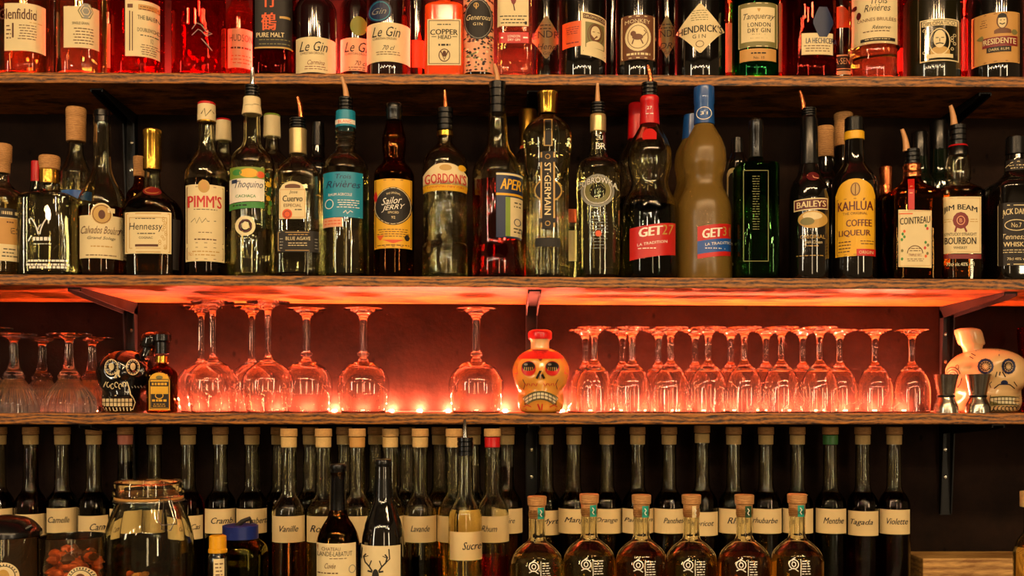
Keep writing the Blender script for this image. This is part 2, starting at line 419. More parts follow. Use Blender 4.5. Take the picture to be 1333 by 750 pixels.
def rim_glass(name, label, px, row, prof, D, rimz=True, group=None, t=.0011, flute=None, cat='wine glass', apex=None, seg=40, cup=None):
    """upside-down stemware: prof [(py,hw)] from foot (top) down to the rim; cup = py of the inside of the bowl's bottom"""
    k = D/F; x = X(px, D); y = D+CAMY; z0 = ztop(row, x)+.0002
    P = sorted([(Zp(py, D), hw*k) for py, hw in prof])
    P = [(z0, P[0][1])]+[q for q in P if q[0] > z0+.004]
    P = pchip(P, 5); zc = Zp(cup, D)
    inner = [(z, max(r-t, .0005)) for z, r in P if z < zc-.002]
    # round the inside off towards its apex
    zl, rl = inner[-1]; inner += [(zl+(zc-zl)*math.sin(a*PI/8), rl*math.cos(a*PI/8)) for a in (1, 2, 3)]
    loop = inner[::-1]
    mb = MB(); c = (x, y)
    rings(mb, loop, c, 'crystal', seg, None, None, close0=True, close1=False, flip=True)
    # outside (closed at the foot's top)
    rings(mb, [(z0+.0, P[0][1]-t), (z0+.0, P[0][1])]+P[1:], c, 'crystal', seg, None, flute, close0=False, close1=True)
    me = mb.mesh(name, (x, y, z0), 50)
    bm = bmesh.new(); bm.from_mesh(me); bmesh.ops.remove_doubles(bm, verts=bm.verts, dist=1e-5); bmesh.ops.recalc_face_normals(bm, faces=bm.faces); bm.to_mesh(me); bm.free()
    root = empty(name, (x, y, z0), label, cat, group)
    bowl = link('bowl', me, root)
    return root

# ================================================================== the setting
WALLY = .245
def struct(name, mb, smooth=0, bev=0):
    me = mb.mesh(name, (0, 0, 0), smooth)
    if bev: bevel(me, bev)
    o = link(name, me); o['kind'] = 'structure'; return o
plain('floor_boards', '3a2415', .5, scale=8); plain('ceiling_paint', '2a211b', .8); plain('side_wall_paint', '33251c', .8)
m = MB(); box(m, -4, 4, WALLY, WALLY+.1, 0, 3.2, 'wall_panel'); struct('wall_back', m)
m = MB(); box(m, -4, 4, -5, WALLY+.1, -.1, 0, 'floor_boards'); struct('floor', m)
m = MB(); box(m, -4, 4, -5, WALLY+.1, 3.2, 3.3, 'ceiling_paint'); struct('ceiling', m)
m = MB(); box(m, -1.7, 1.7, -.62, WALLY-.004, COUNTER-.04, COUNTER, 'counter_wood')
o = link('counter', bevel(m.mesh('counter', (0, 0, COUNTER-.04), 0), .004), None, (0, 0, COUNTER-.04)); tag(o, 'dark wooden back counter carrying the corked syrup bottles', 'counter')
m = MB(); box(m, -1.66, 1.66, -.55, WALLY-.004, 0.0, COUNTER-.041, 'counter_wood')
o = link('counter_cabinet', m.mesh('c', (0, 0, 0), 0)); tag(o, 'dark base cabinet under the back counter', 'cabinet')
# shelves
for row, nm in ((1, 'uppermost oak shelf, holding the red-lit spirits'), (2, 'middle oak shelf with red glowing underside, holding pourer bottles'),
                (3, 'lowest oak shelf, holding upturned glasses and skull bottles')):
    a, sl = TOPS[row]; z = Zp(a+sl*.5, FR[row]); tilt = -(sl/1333)
    m = MB(); n = 1; th = THK[row]*FR[row]/F
    box(m, -1.6, 1.6, FR[row]+CAMY, WALLY-.001, z-th, z, 'shelf_wood', tilt)
    me = bevel(m.mesh('wooden_shelf', (0, 0, z-th), 0), .0022)
    o = link('wooden_shelf', me, None, (0, 0, z-th)); tag(o, nm, 'shelf')

def bracket(px, row, label, leg=.185):
    D = WALLY-CAMY; x = X(px, D); a, sl = TOPS[row]
    z = ztop(row, x)-THK[row]*FR[row]/F-.0006; y1 = WALLY-.0008; y0 = FR[row]+CAMY+.03; w = .0115; g = .0022
    mb = MB()
    box(mb, x-w, x+w, y0, y1, z-.0025, z, 'bracket_steel')
    for s_ in (-1, 1):                                   # tapered flanges of the arm
        xa = x+s_*w-(g if s_ > 0 else 0); xb = xa+g
        vs = [(xx, yy, zz) for xx in (xa, xb) for yy, zz in ((y0, z-.0026), (y1, z-.0026), (y1, z-.024), (y0+.03, z-.010), (y0, z-.006))]
        mb.add(vs, [(0, 1, 2, 3, 4), (9, 8, 7, 6, 5), (0, 5, 6, 1), (1, 6, 7, 2), (2, 7, 8, 3), (3, 8, 9, 4), (4, 9, 5, 0)], 'bracket_steel')
    org = (x, y1, z)
    root = empty('shelf_bracket', org, label, 'bracket', 'black steel shelf brackets')
    link('arm', mb.mesh('arm', org, 0), root)
    mb = MB(); box(mb, x-w, x+w, y1-.0025, y1, z-leg, z-.003, 'bracket_steel')
    for s_ in (-1, 1):
        xa = x+s_*w-(g if s_ > 0 else 0); xb = xa+g
        vs = [(xx, yy, zz) for xx in (xa, xb) for yy, zz in ((y1, z-.003), (y1, z-leg+.002), (y1-.006, z-leg+.002), (y1-.020, z-.02))]
        mb.add(vs, [(0, 3, 2, 1), (4, 5, 6, 7), (0, 4, 7, 3), (1, 2, 6, 5), (2, 3, 7, 6), (0, 1, 5, 4)], 'bracket_steel')
    link('leg', mb.mesh('leg', org, 0), root)
    for dz in (.055, .11):
        mb = MB(); vs = []
        for q, r in ((0, .0042), (.0012, .0036), (.0016, .002)):
            vs += [(x+r*math.cos(2*PI*i/14), y1-.0026-q, z-dz+r*math.sin(2*PI*i/14)) for i in range(14)]
        fs = [(k*14+i, k*14+(i+1) % 14, (k+1)*14+(i+1) % 14, (k+1)*14+i) for k in range(2) for i in range(14)]+[tuple(range(28, 42))]
        mb.add(vs, fs, 'steel'); link('screw', mb.mesh('screw', org, 30), root)
for row, nm in ((1, 'under the uppermost shelf'), (2, 'under the middle shelf'), (3, 'under the lowest shelf')):
    for px, wh in ((172, 'left'), (692, 'central'), (1230, 'right-hand')):
        bracket(px, row, 'black steel L bracket %s, the %s one of three' % (nm, wh))

# LED strips
def strip(row, p0, p1, step, glow, label, base='tan_plastic'):
    D = WALLY-CAMY-.011; x0 = X(p0, D); x1 = X(p1, D); z = ztop(row, (x0+x1)/2)
    z = min(ztop(row, x0), ztop(row, x1)) if row != 3 else z
    root = empty('led_strip', (x0, D+CAMY, z), label, 'light strip')
    sl = TOPS[row][1]/1333 if row != 3 else 0
    mb = MB(); box(mb, x0, x1, D+CAMY-.005, D+CAMY+.005, z+.0004, z+.0020, 'white', 0)
    mb.v = [(v[0], v[1], v[2]+sl*(x1-v[0])) for v in mb.v]
    link('tape', mb.mesh('tape', (x0, D+CAMY, z), 0), root)
    me = None; n = int((p1-p0)/step); 
    mb = MB(); box(mb, -.0036, .0036, -.0027, .0027, 0, .0018, glow); me = mb.mesh('diode', (0, 0, 0), 0)
    for i in range(n):
        px = p0+(i+.5)*step; xx = X(px, D)
        link('diode', me, root, (xx-x0, 0, .0021+sl*(x1-xx)))
strip(3, 158, 1224, 37.0, 'led_glow', 'warm glowing LED strip along the wall behind the wine glasses')
strip(1, -10, 1345, 60.0, 'led_red_glow', 'red LED strip along the wall behind the topmost bottles')
# pale oak ledge at the lower right
m = MB(); D = WALLY-CAMY-.05; x0 = X(1188, D); box(m, x0, 1.3, WALLY-.10, WALLY-.006, COUNTER+.0004, Zp(722, D), 'ledge_wood')
o = link('wooden_ledge', bevel(m.mesh('wooden_ledge', (x0, .2, COUNTER), 0), .002), None, (x0, .2, COUNTER)); tag(o, 'pale oak block on the counter right of the syrup bottles', 'wooden block')

# ================================================================== shelf 3: glasses
BIGA = [(393, 28), (394.5, 27.5), (398, 11), (403, 5.5), (412, 3.8), (440, 3.4), (460, 3.8), (467, 6), (471, 12), (477, 21), (486, 29.5), (497, 33.5), (506, 34), (520, 31), (535, 26.5)]
def shift(prof, dy, k=1.0, top=None): return [(535+(y-535)*k+dy, h*k) for y, h in prof]
wine = 'large upturned wine glasses with plain stems'
for px, D, prof, lb in ((277, 1.868, BIGA, 'large upturned wine glass, front left of the lit bay beside the small yellow-labelled bottle'),
                        (349, 1.85, BIGA, 'large upturned plain-stemmed wine glass left of the knobbed-stem ones'),
                        (262, 1.975, shift(BIGA, 0, .953), 'large upturned wine glass behind the front left one'),
                        (328, 1.975, shift(BIGA, 0, .953), 'large upturned wine glass behind the second front one from the left')):
    rim_glass('wine_glass', lb, px, 3, prof, D, group=wine, cup=474)
KNOB = [(402, 27.5), (403.2, 27), (406, 15), (411, 7.5), (417, 5.2), (435, 4.6), (455, 4.4), (458, 5), (460, 8), (462.5, 8), (464.5, 4.6), (467, 6), (470, 9), (474, 18), (481, 27.5), (490, 33.5), (500, 36), (508, 36), (522, 33.5), (536, 30)]
for px, lb in ((399, 'upturned balloon glass with a knobbed stem, leftmost of the three knobbed ones'),
               (473, 'upturned balloon glass with a knobbed stem, middle of the three knobbed ones'),
               (620, 'upturned balloon glass with a knobbed stem standing alone left of the orange skull')):
    rim_glass('balloon_glass', lb, px, 3, [(y, h*(.94 if px < 600 else 1)) for y, h in KNOB], 1.936 if px == 399 else 1.89, group='upturned balloon glasses with knobbed stems', cup=478)
SM = [(430, 22), (431.2, 21.6), (434, 11), (438, 6), (444, 4.2), (458, 3.5), (470, 3.8), (475, 6.5), (478, 9), (482, 13.5), (490, 18.5), (502, 22.5), (514, 23.6), (526, 23.4), (535, 22.5)]
fr = [774, 823, 873, 922, 969, 1017, 1067]; bk = [762, 810, 857, 905, 951, 997, 1045]
nth = ['first', 'second', 'third', 'fourth', 'fifth', 'sixth', 'seventh']
for i, px in enumerate(fr):
    rim_glass('wine_glass', 'small upturned wine glass, %s of the front row counting from the orange skull' % nth[i], px, 3, shift(SM, 0, 1.035), 1.848, group='small upturned wine glasses', cup=481, seg=32)
for i, px in enumerate(bk):
    rim_glass('wine_glass', 'small upturned wine glass, %s of the back row counting from the orange skull' % nth[i], px, 3, SM, 1.925, group='small upturned wine glasses', cup=482, seg=32)
for px, lb in ((1093, 'small upturned wine glass just right of the doubled row'), (1139, 'small upturned wine glass, middle of the last three single ones'), (1187, 'small upturned wine glass at the right end beside the bracket')):
    rim_glass('wine_glass', lb, px, 3, SM, 1.895, group='small upturned wine glasses', cup=482, seg=32)
CUT = [(435, 28), (436.2, 27.6), (439, 12), (443, 6), (448, 4.6), (462, 5), (474, 6.5), (482, 9), (487, 12.5), (490, 14), (493, 13), (498, 16), (505, 22.5), (513, 29), (521, 33.5), (530, 36), (535, 36)]
for px, D, k, lb in ((90, 1.86, 1, 'upturned cut crystal glass left of the black skull, front row, nearer the skull'), (18, 1.86, 1, 'upturned cut crystal glass left of the black skull, front row, far left'),
                     (120, 1.96, .95, 'upturned cut crystal glass behind, beside the black skull'), (55, 1.96, .95, 'upturned cut crystal glass behind, between the two front cut ones'), (-16, 1.96, 1.08, 'upturned cut glass with only its foot in view at the left edge')):
    rim_glass('cut_crystal_glass', lb, px, 3, shift(CUT, 0, k), D, group='upturned cut crystal glasses', cup=494, flute=(22, .10, 0, ztop(3, 0)+.055), seg=132)

# ------------------------------------------------------------------ skulls
def skull(name, label, px, D, hw, ytop, yaw, mat, hcap, prof_sx=1.0, roll=0):
    """ceramic skull bottle: one sculpted body, cap as a part; returns root, ray-cast S"""
    k = D/F; x = X(px, D); y = D+CAMY; z0 = ztop(3, x)+.0003; Wd = hw*k; Hh = Zp(ytop, D)-z0
    nu, nv = 72, 56; vs = []; fs = []
    def G(a, c, s): return math.exp(-((a-c)/s)**2)
    for j in range(nv+1):
        v = j/nv; zz = v                               # 0 bottom .. 1 top
        # half width / half depth of the skull at this height
        if v < .34:
            q = v/.34; wx = .70+.10*q+.06*math.sin(q*PI); wy = .72+.16*q
        else:
            q = (v-.34)/.66; wx = .80+.20*math.sin(min(1, q*1.9)*PI/2); wy = .88+.16*math.sin(min(1, q*1.8)*PI/2)
        if v > .58: q = (v-.58)/.42; f = math.sqrt(max(0, 1-q**2.3)); wx *= f; wy *= f
        if v < .05: f = .80+.20*math.sqrt(max(0, 1-(1-v/.05)**2)); wx *= f; wy *= f
        for i in range(nu):
            a = 2*PI*i/nu; cx_, cy_ = math.sin(a), -math.cos(a)      # a=0 faces the viewer
            X_ = wx*cx_; Y_ = wy*cy_*1.05
            front = max(0, -cy_)
            aa = a if a < PI else a-2*PI
            # sockets, nose, cheekbones, teeth block
            for sgn in (-1, 1):
                Y_ += .20*front*G(aa, sgn*.44, .20)*G(v, .66, .085)
                X_ += sgn*.07*G(abs(aa), 1.0, .3)*G(v, .44, .09)*(1 if aa*sgn > 0 else 0)
                X_ -= sgn*.07*G(abs(aa), 1.2, .4)*G(v, .27, .08)*(1 if aa*sgn > 0 else 0)
                Y_ -= .04*front*G(aa, sgn*.44, .3)*G(v, .79, .06)
            Y_ += .11*front*G(aa, 0, .10)*G(v, .50, .05)
            Y_ -= .09*front*G(aa, 0, .10)*G(v, .60, .06)
            Y_ -= .10*front*G(aa, 0, .55)*G(v, .26, .10)
            ca, sa = math.cos(yaw), math.sin(yaw)
            xr = X_*ca-Y_*sa; yr = X_*sa+Y_*ca
            vs.append((x+xr*Wd, y+yr*Wd, z0+zz*Hh))
    for j in range(nv):
        for i in range(nu):
            i2 = (i+1) % nu; fs.append((j*nu+i, j*nu+i2, (j+1)*nu+i2, (j+1)*nu+i))
    vs.append((x, y, z0)); fs += [(len(vs)-1, (i+1) % nu, i) for i in range(nu)]
    mb = MB(); mb.add(vs, fs, mat)
    org = (x, y, z0); root = empty(name, org, label, 'skull bottle')
    link('body', mb.mesh('body', org, 80), root)
    bvh = BVHTree.FromPolygons([Vector(v) for v in vs], fs)
    cam_ = Vector((0, CAMY, CZ))
    def S(px_, py_, off):
        d = Vector(((px_-CX)/F, 1, (H-py_)/F)).normalized()
        for q in range(12):
            h = bvh.ray_cast(cam_, d)
            if h[0] is not None: return tuple(h[0]-d*(off+.0006))
            px_ += (px-px_)*.06; py_ += (490-py_)*.03; d = Vector(((px_-CX)/F, 1, (H-py_)/F)).normalized()
        return (x, y-Wd, z0+Hh*.5)
    return root, S, org, D
def neckcap(root, org, D, prof, mats, lean=0, names=('neck', 'stopper')):
    """two stacked lathe parts leaning by lean (px of x per px of height) ; prof = [[(py,hw,px)],..]"""
    for P, mat, nm in zip(prof, mats, names):
        k = D/F; Q = sorted([(Zp(p[0], D), p[1]*k) for p in P]); pc = {Zp(p[0], D): X(p[2], D) for p in P}
        zs = sorted(pc)
        def ln(z):
            for i in range(len(zs)-1):
                if z <= zs[i+1]+1e-9: q = (z-zs[i])/(zs[i+1]-zs[i]); return (pc[zs[i]]+(pc[zs[i+1]]-pc[zs[i]])*q-org[0], 0)
            return (pc[zs[-1]]-org[0], 0)
        mb = MB(); rings(mb, pchip(Q, 3), (org[0], org[1]), mat, 30, lean=ln)
        link(nm, mb.mesh(nm, org, 45), root)

# orange skull, facing us
root, S, org, D = skull('skull_bottle', 'orange ceramic skull bottle with red cap in the middle of the lit bay', 704, 1.872, 37.5, 452, 0, 'ceramic_orange', 0)
neckcap(root, org, D, [[(456, 13.5, 703), (452, 12, 703), (447, 12, 703), (441, 14, 703)], [(442, 14.5, 703), (440.5, 15.3, 703), (434, 15.5, 703), (431, 14, 703), (429.5, 10, 703)]], ['ceramic_cream', 'red_plastic'])
a = Art(S, 1)
a.p(672, 735, 457, 467, 'red', 'dome'); a.p(692, 715, 455, 471, 'dark_red', 'tri', 1.2)
a.s_([(672, 487), (671, 478), (675, 468), (681, 462)], 4, 'red'); a.s_([(737, 487), (738, 478), (733, 468), (727, 462)], 4, 'red')
for cx in (688, 719):
    a.p(cx-9.5, cx+9.5, 470, 489.5, 'red', 'ell', 1.4); a.p(cx-8.5, cx+8.5, 471, 483, 'ink', 'ell', 3)
    a.p(cx-6, cx-1, 473, 476, 'grey', 'ell', 4)
    for q in range(5): a.s_([(cx-6+q*3, 483), (cx-5+q*2.5, 478)], .8, 'gold_ink', 4)
a.p(697, 710, 482.5, 494, 'ink', 'tri', 1.5) if False else a.s_([(703.5, 483), (701, 488), (698.5, 493)], 3, 'ink', 2).s_([(703.5, 483), (706, 488), (708.5, 493)], 3, 'ink', 2).s_([(703.5, 487), (703.5, 493)], 1.4, 'white_ink', 2.4)
for sx in (-1, 1):
    for q in range(6):
        a.s_([(703.5+sx*(4+q*3.2), 499+(q % 2)*3), (703.5+sx*(6+q*3), 503-(q % 2)*4)], .9, 'red', 2)
    a.s_([(703.5+sx*23, 494), (703.5+sx*20, 500), (703.5+sx*22, 507)], 1, 'brown_ink', 2)
    a.s_([(703.5+sx*12, 530), (703.5+sx*18, 527), (703.5+sx*22, 530)], 1.2, 'red', 2)
def teeth(a, cx, y0, w, h, arc, nt, skew=0, mats=('pale_tooth', 'ink')):
    U = lambda t: cx+w/2*t; Y = lambda t, f: y0+h*f+arc*t*t+skew*w/2*t
    T = [-1+2*i/16 for i in range(17)]
    a.s_([(U(t), Y(t, .5)) for t in T], h+3, 'olive', 1.6); a.s_([(U(t), Y(t, .5)) for t in T], h, mats[0], 2)
    for f in (0, .5, 1): a.s_([(U(t), Y(t, f)) for t in T], .8, mats[1], 2.6)
    for i in range(nt+1): t = -1+2*i/nt; a.s_([(U(t), Y(t, 0)), (U(t), Y(t, 1))], .8, mats[1], 2.6)
plain('pale_tooth', 'e8e0b8', .4)
teeth(a, 703.5, 510.5, 41, 8.5, 8, 8)
a.s_([(700, 526), (703, 534)], 2, 'red', 2); a.s_([(706, 526), (705, 534)], 1.4, 'red', 2); a.s_([(684, 533), (704, 536), (724, 533)], 1.6, 'red', 2)
a.build(root, org); 
# black skull, turned a little to the left
root, S, org, D = skull('skull_bottle', 'black ceramic skull bottle with pale painted teeth left of the lit bay', 164, 1.885, 37, 455, .32, 'ceramic_black', 0)
neckcap(root, org, D, [[(464, 12, 190), (455, 11, 195), (451, 12, 197)], [(452, 14, 197), (450, 15.5, 197.5), (441, 15.5, 199), (436, 14, 200), (433, 9, 200.5)]], ['ceramic_black', 'ceramic_black'])
a = Art(S, 1)
for cx, cy_ in ((145, 478), (173, 478)):
    a.ring(cx, cy_, 8.5, 10, 1, 'cream'); a.ring(cx, cy_, 6.8, 8.2, .6, 'grey', 2.5); a.p(cx-3.5, cx+3.5, cy_-5.5, cy_+4, 'cream', 'ell', 2)
    for q in range(14): t = q*2*PI/14; a.s_([(cx+6*math.cos(t), cy_+7.4*math.sin(t)), (cx+8.6*math.cos(t), cy_+10*math.sin(t))], .8, 'cream', 2)
a.s_([(155, 482), (151, 488), (149, 492), (152, 491)], 2.2, 'cream').s_([(155, 482), (154, 488), (156, 491)], 2, 'cream')
a.s_([(132, 508), (135, 503), (138, 497)], 1.2, 'cream')
for q, w_ in enumerate('ab3cv'): 
    cx = 141+q*5.2; a.ring(cx, 501+(q % 2)*2, 2.1, 3.4, 1, 'cream', 2, 8, 30*q, 30*q+280)
a.s_([(165, 497), (168, 505), (170, 514), (172, 516)], 1.6, 'cream')
for q in range(6): a.s_([(171+q*4, 503-(q % 2)), (173+q*4, 505)], 1, 'grey')
a.s_([(140, 460), (150, 457), (164, 455.5), (178, 457), (188, 462), (190, 468)], 1.1, 'salmon')
for q in range(5): a.ring(186+q*2.2, 458+q*2, 2, 2, .8, 'salmon', 2, 7)
a.s_([(132, 516), (150, 515), (173, 517), (176, 524), (173, 533), (150, 535), (131, 534)], 1.2, 'cream')
for r0 in (519, 524.5): 
    for q in range(8): a.p(133+q*5, 137+q*5, r0, r0+4.4, 'cream', layer=2, nx=2)
for q in range(9): a.s_([(133+q*4.6, 530.5), (135+q*4.4, 535)], 1.3, 'cream')
a.build(root, org, 'painted_face')
# cream skull, turned right, behind the jiggers
root, S, org, D = skull('skull_bottle', 'cream ceramic skull bottle with blue-black painted flowers behind the steel jiggers', 1285, 1.915, 51, 453, -.42, 'ceramic_cream', 0)
neckcap(root, org, D, [[(462, 13, 1268), (455, 12, 1266), (449, 14, 1265)], [(449.5, 15, 1265), (447, 16.5, 1264.5), (435, 17, 1261), (430, 16, 1259.5), (427.5, 11, 1259)]], ['ceramic_cream', 'ceramic_cream'])
a = Art(S, 1)
for cx, cy_, r in ((1283, 477, 9), (1313, 477, 7.5)):
    a.ring(cx, cy_, r, 8.6, 3, 'navy', 2, 24); a.ring(cx, cy_, r-3, 5.4, 1.1, 'ink', 2.4)
    for q in range(12): t = q*2*PI/12; a.s_([(cx+3*math.cos(t), cy_+3*math.sin(t)), (cx+(r+2)*math.cos(t), cy_+10.6*math.sin(t))], .9, 'ink', 2.5)
a.s_([(1298, 484), (1296, 491)], 1.3, 'ink').s_([(1302, 484), (1301, 489)], 1.6, 'ink').s_([(1305, 484), (1309, 491)], 1.6, 'ink')
a.s_([(1294, 506), (1300, 501), (1307, 499), (1315, 501), (1321, 506)], 1.3, 'ink').p(1303, 1312, 495, 501, 'navy', 'dome', 2)
a.s_([(1290, 505), (1288, 500), (1291, 497)], 1, 'ink').s_([(1320, 497), (1324, 503)], 1, 'ink')
a.s_([(1262, 464), (1267, 467)], 1.2, 'ink').s_([(1264, 460), (1270, 463)], 1.2, 'ink').s_([(1296, 455), (1301, 463), (1301, 456)], 1.6, 'navy').s_([(1270, 457), (1285, 454), (1300, 455)], 1, 'maroon')
for q in range(3): a.ring(1240, 489, 4+3*q, 4+3.4*q, 1.1, 'ink', 2, 10, 200, 350)
a.ring(1246, 478, 2, 3, .9, 'ink', 2, 8); a.s_([(1246, 505), (1250, 500), (1252, 492)], 1.2, 'ink')
teeth(a, 1308, 517, 38, 9, 1.2, 8); a.s_([(1289, 515.5), (1328, 515.5)], 1.6, 'ink')
for q in range(8): a.ring(1291+q*5, 532, 2.4, 3, 1.1, 'ink', 2, 8, 20*q, 20*q+250)
a.build(root, org, 'painted_face')

# jiggers
for px, hw, lb in ((1231.5, 15.5, 'steel double jigger, the left one beside the wine glasses'), (1273, 16, 'steel double jigger, the right one in front of the cream skull')):
    D = 1.835; k = D/F; x = X(px, D); z0 = ztop(3, x)+.0003; Q = lambda y: Zp(y, D)
    prof = [(z0, hw*k), (Q(530), (hw-.5)*k), (Q(518), 10.5*k), (Q(516), 10*k), (Q(514), 10.5*k), (Q(500), (hw-2.6)*k), (Q(487.5), (hw+.2)*k)]
    P = pchip(prof, 4); mb = MB(); t = .0008
    rings(mb, P, (x, D+CAMY), 'steel', 36, close0=False, close1=False)
    rings(mb, [(Q(487.5), (hw+.2)*k-t), (Q(500), (hw-2.6)*k-t), (Q(513), 10*k)], (x, D+CAMY), 'steel', 36, close0=False, flip=False)
    rings(mb, [(z0, hw*k-t), (Q(530), (hw-.5)*k-t), (Q(519), 9.5*k)], (x, D+CAMY), 'steel', 36, close0=False, flip=True)
    rings(mb, [(Q(487.5), (hw+.2)*k), (Q(487.5)+.0001, (hw+.2)*k-t)], (x, D+CAMY), 'steel', 36, close0=False, close1=False)
    root = empty('jigger', (x, D+CAMY, z0), lb, 'jigger', 'steel double jiggers'); link('cups', mb.mesh('cups', (x, D+CAMY, z0), 40), root)
    mb = MB(); rings(mb, [(Q(517.5), 10.7*k), (Q(516.8), 11.2*k), (Q(515.2), 11.2*k), (Q(514.5), 10.7*k)], (x, D+CAMY), 'black_metal', 30); link('waist_ring', mb.mesh('waist_ring', (x, D+CAMY, z0), 40), root)
# red tumbler cut by the right edge
b = Bot('red_tumbler', 'red glass tumbler cut off by the right edge beside the cream skull', 1346, 3, [(427, 20), (430, 20), (480, 17), (530, 15)], 'red_glass', 'glass', D=1.95)
# miniature liquor bottle
b = Bot('miniature_bottle', 'small dark bottle with yellow and black label beside the black skull', 211, 3, [(464, 6), (474, 6.5), (480, 13), (485, 17), (490, 18), (534, 18)], 'amber_glass', liq=('blood', 482), n=5, dr=.8, D=1.845)
b.part('cap', [(432, 9), (436, 12), (444, 12), (446, 9.5), (461, 9)], 'black_plastic').part('neck_band', [(463.5, 8.2), (473, 8.6)], 'gold')
L = b.lab(194, 221, 485, 534, 'yellow', 'arch'); L.frame(195.5, 219.5, 494, 532, .9, 'ink').p(196, 219, 497, 503, 'ink').l(197, 218, 497.5, 502.5, 1, 'yellow', .6).p(196.5, 219, 513, 531, 'ink').ring(207.5, 515, 5, 4, 1, 'yellow').l(198, 217, 519.5, 523.5, 1, 'yellow', .7).p(203, 212, 489, 494, 'olive', 'ell').l(198, 217, 525, 530, 2, 'yellow')
b.done(L)

# ================================================================== counter: syrup bottles
BD = 1.925; FD = 1.80
JIT = {201: .06, 363: .055, 711: .035, 790: .02, 508: .03, 465: -.01, 122: -.012, 328: -.01, 245: -.004, 913: .01, 404: .03, 448: .02, 489: .04, 572: .02, 616: .03}
def syrup(px, text, label, near=False, liq='dark_syrup', seal=None, lv=None, lx=None, neck_top=None, lab_y=None, cork='cork', dy=0):
    k = 1.069 if near else 1.0; D = (FD if near else BD)+JIT.get(px, 0)
    f = lambda y: H+(y+dy-H)*k
    prof = [(f(567), 8.6*k), (f(579), 8.6*k), (f(581), 9*k), (f(632), 9.8*k), (f(638), 11*k), (f(645), 15.5*k), (f(652), 19*k), (f(659), 20*k), (f(668), 20.1*k)]
    b = Bot('syrup_bottle', label, px, 4, prof, 'clear_glass', D=D, liq=(liq, lv if lv else f(641)), group='tall corked syrup bottles', n=2, t=.0022)
    if cork: b.part('cork_top', [(f(556), 10.2*k), (f(565.5), 10.4*k)], 'cork_wood' if not near else 'cork')
    b.part('collar', [(f(566.4), 9.6*k), (f(578.6), 9.4*k)], seal or 'pale_cork')
    y0, y1 = lab_y or (f(663), f(695))
    if text is not None:
        L = b.lab(px-20*k, px+20.2*k, y0, y1, 'paper')
        if text:
            tx, wd, hh = lx or (px, 24, 8)
            L.t(text, tx, (y0+y1)/2-1, wd, hh, 'handwriting_ink', shear=.35, bold=.004)
        b.done(L)
    return b
q = 'tall corked syrup bottle, handwritten label reading '
syrup(-2, '', 'tall corked syrup bottle cut off by the left edge')
syrup(40, '', 'tall corked syrup bottle with dark red neck, half behind the black-lidded jar', liq='blood', lv=584, lab_y=(670, 702))
syrup(81, 'Camelle', q+'Camelle', lx=(77, 28, 8), lab_y=(662, 694))
syrup(122, 'Cann', q+'Cann', lx=(128, 22, 9), lab_y=(672, 703), cork='cork_wood')
syrup(163, '', 'tall corked syrup bottle with pinkish cork and dark liquid up the neck', liq='dark_syrup', lv=601, seal='pink')
syrup(201, '', 'tall corked syrup bottle right behind the clip-top jar')
syrup(245, 'Cas', q+'Cas, right of the clip-top jar', lx=(255, 13, 7), lab_y=(672, 703), liq='blood')
syrup(287, 'Cramb', q+'Cramb, behind the small yellow-capped bottle', lx=(289, 28, 8))
syrup(328, 'Fraberta', q+'berta, behind the blue-lidded bottle', lx=(336, 28, 8))
syrup(363, None, 'tall corked syrup bottle behind the one reading Vanille')
syrup(376, 'Vanille', q+'Vanille', True, liq='copper_liquor', lv=699)
syrup(404, None, 'tall corked syrup bottle half hidden left of the one starting Ro')
syrup(421, 'Rose', q+'Ro, left of the amber wine bottle', True, lx=(416, 24, 9), liq='pale_amber', lv=652)
syrup(448, None, 'tall corked syrup bottle behind the neck of the amber wine bottle')
syrup(465, '', 'tall corked syrup bottle with pinkish cork between the two wine bottles', True, seal='tan', liq='pale_amber', lv=660)
syrup(489, None, 'tall corked syrup bottle behind the stag wine bottle, left one')
syrup(508, '', 'tall corked syrup bottle directly behind the stag wine bottle', True, liq='pale_amber', lv=660)
syrup(530, None, 'tall corked syrup bottle left behind the one reading Lavande')
syrup(547, 'Lavande', q+'Lavande', True, liq='green_black', lv=726)
syrup(572, None, 'tall corked syrup bottle behind, between Lavande and the pourer bottle')
syrup(591, '', 'tall corked syrup bottle half hidden by the pourer bottle reading Sucre', True, liq='orange_syrup', lv=660)
syrup(616, None, 'tall corked syrup bottle behind the pourer bottle reading Sucre')
syrup(641, 'Rhum', q+'Rhum and a red collar', True, seal='red_plastic', liq='red_liquor', lv=722, lx=(637, 20, 8))
syrup(660, 'Poire', q+'re, with amber liquid high in its neck', liq='brown_liquor', lv=608, lx=(662, 16, 7))
syrup(711, 'Myrt', q+'Myrt, right of the bracket', lx=(716, 22, 9), lab_y=(665, 697))
syrup(747, 'Mang', q+'Ma', lx=(748, 26, 9))
syrup(790, 'Orange', q+'ange', lx=(790, 27, 8))
syrup(830, 'Pampam', q+'Pam, behind the third short bottle', lx=(831, 36, 7))
syrup(871, 'Panthes', q+'Panthes, with a small flourish below', lx=(877, 26, 7)); 
syrup(914, 'Abricot', q+'cot, behind the fourth short bottle', lx=(915, 28, 7), dy=-2, lab_y=(667, 698))
syrup(955, 'Rhu', q+'Rhu, behind the fifth short bottle', lx=(957, 20, 8))
syrup(997, 'rhubarbe', q+'barbe', lx=(996, 32, 7))
syrup(1038, '', 'tall corked syrup bottle behind the rightmost short bottle')
syrup(1081, 'Menthe', q+'Menthe and a green collar', seal='green_wax', liq='green_black', lx=(1085, 26, 8))
syrup(1123, 'Tagada', q+'Tagada', liq='purple', lx=(1121, 30, 9), lab_y=(666, 698))
syrup(1164, 'Violette', q+'Violette, last on the right', liq='purple', lx=(1168, 27, 8), lab_y=(664, 696))

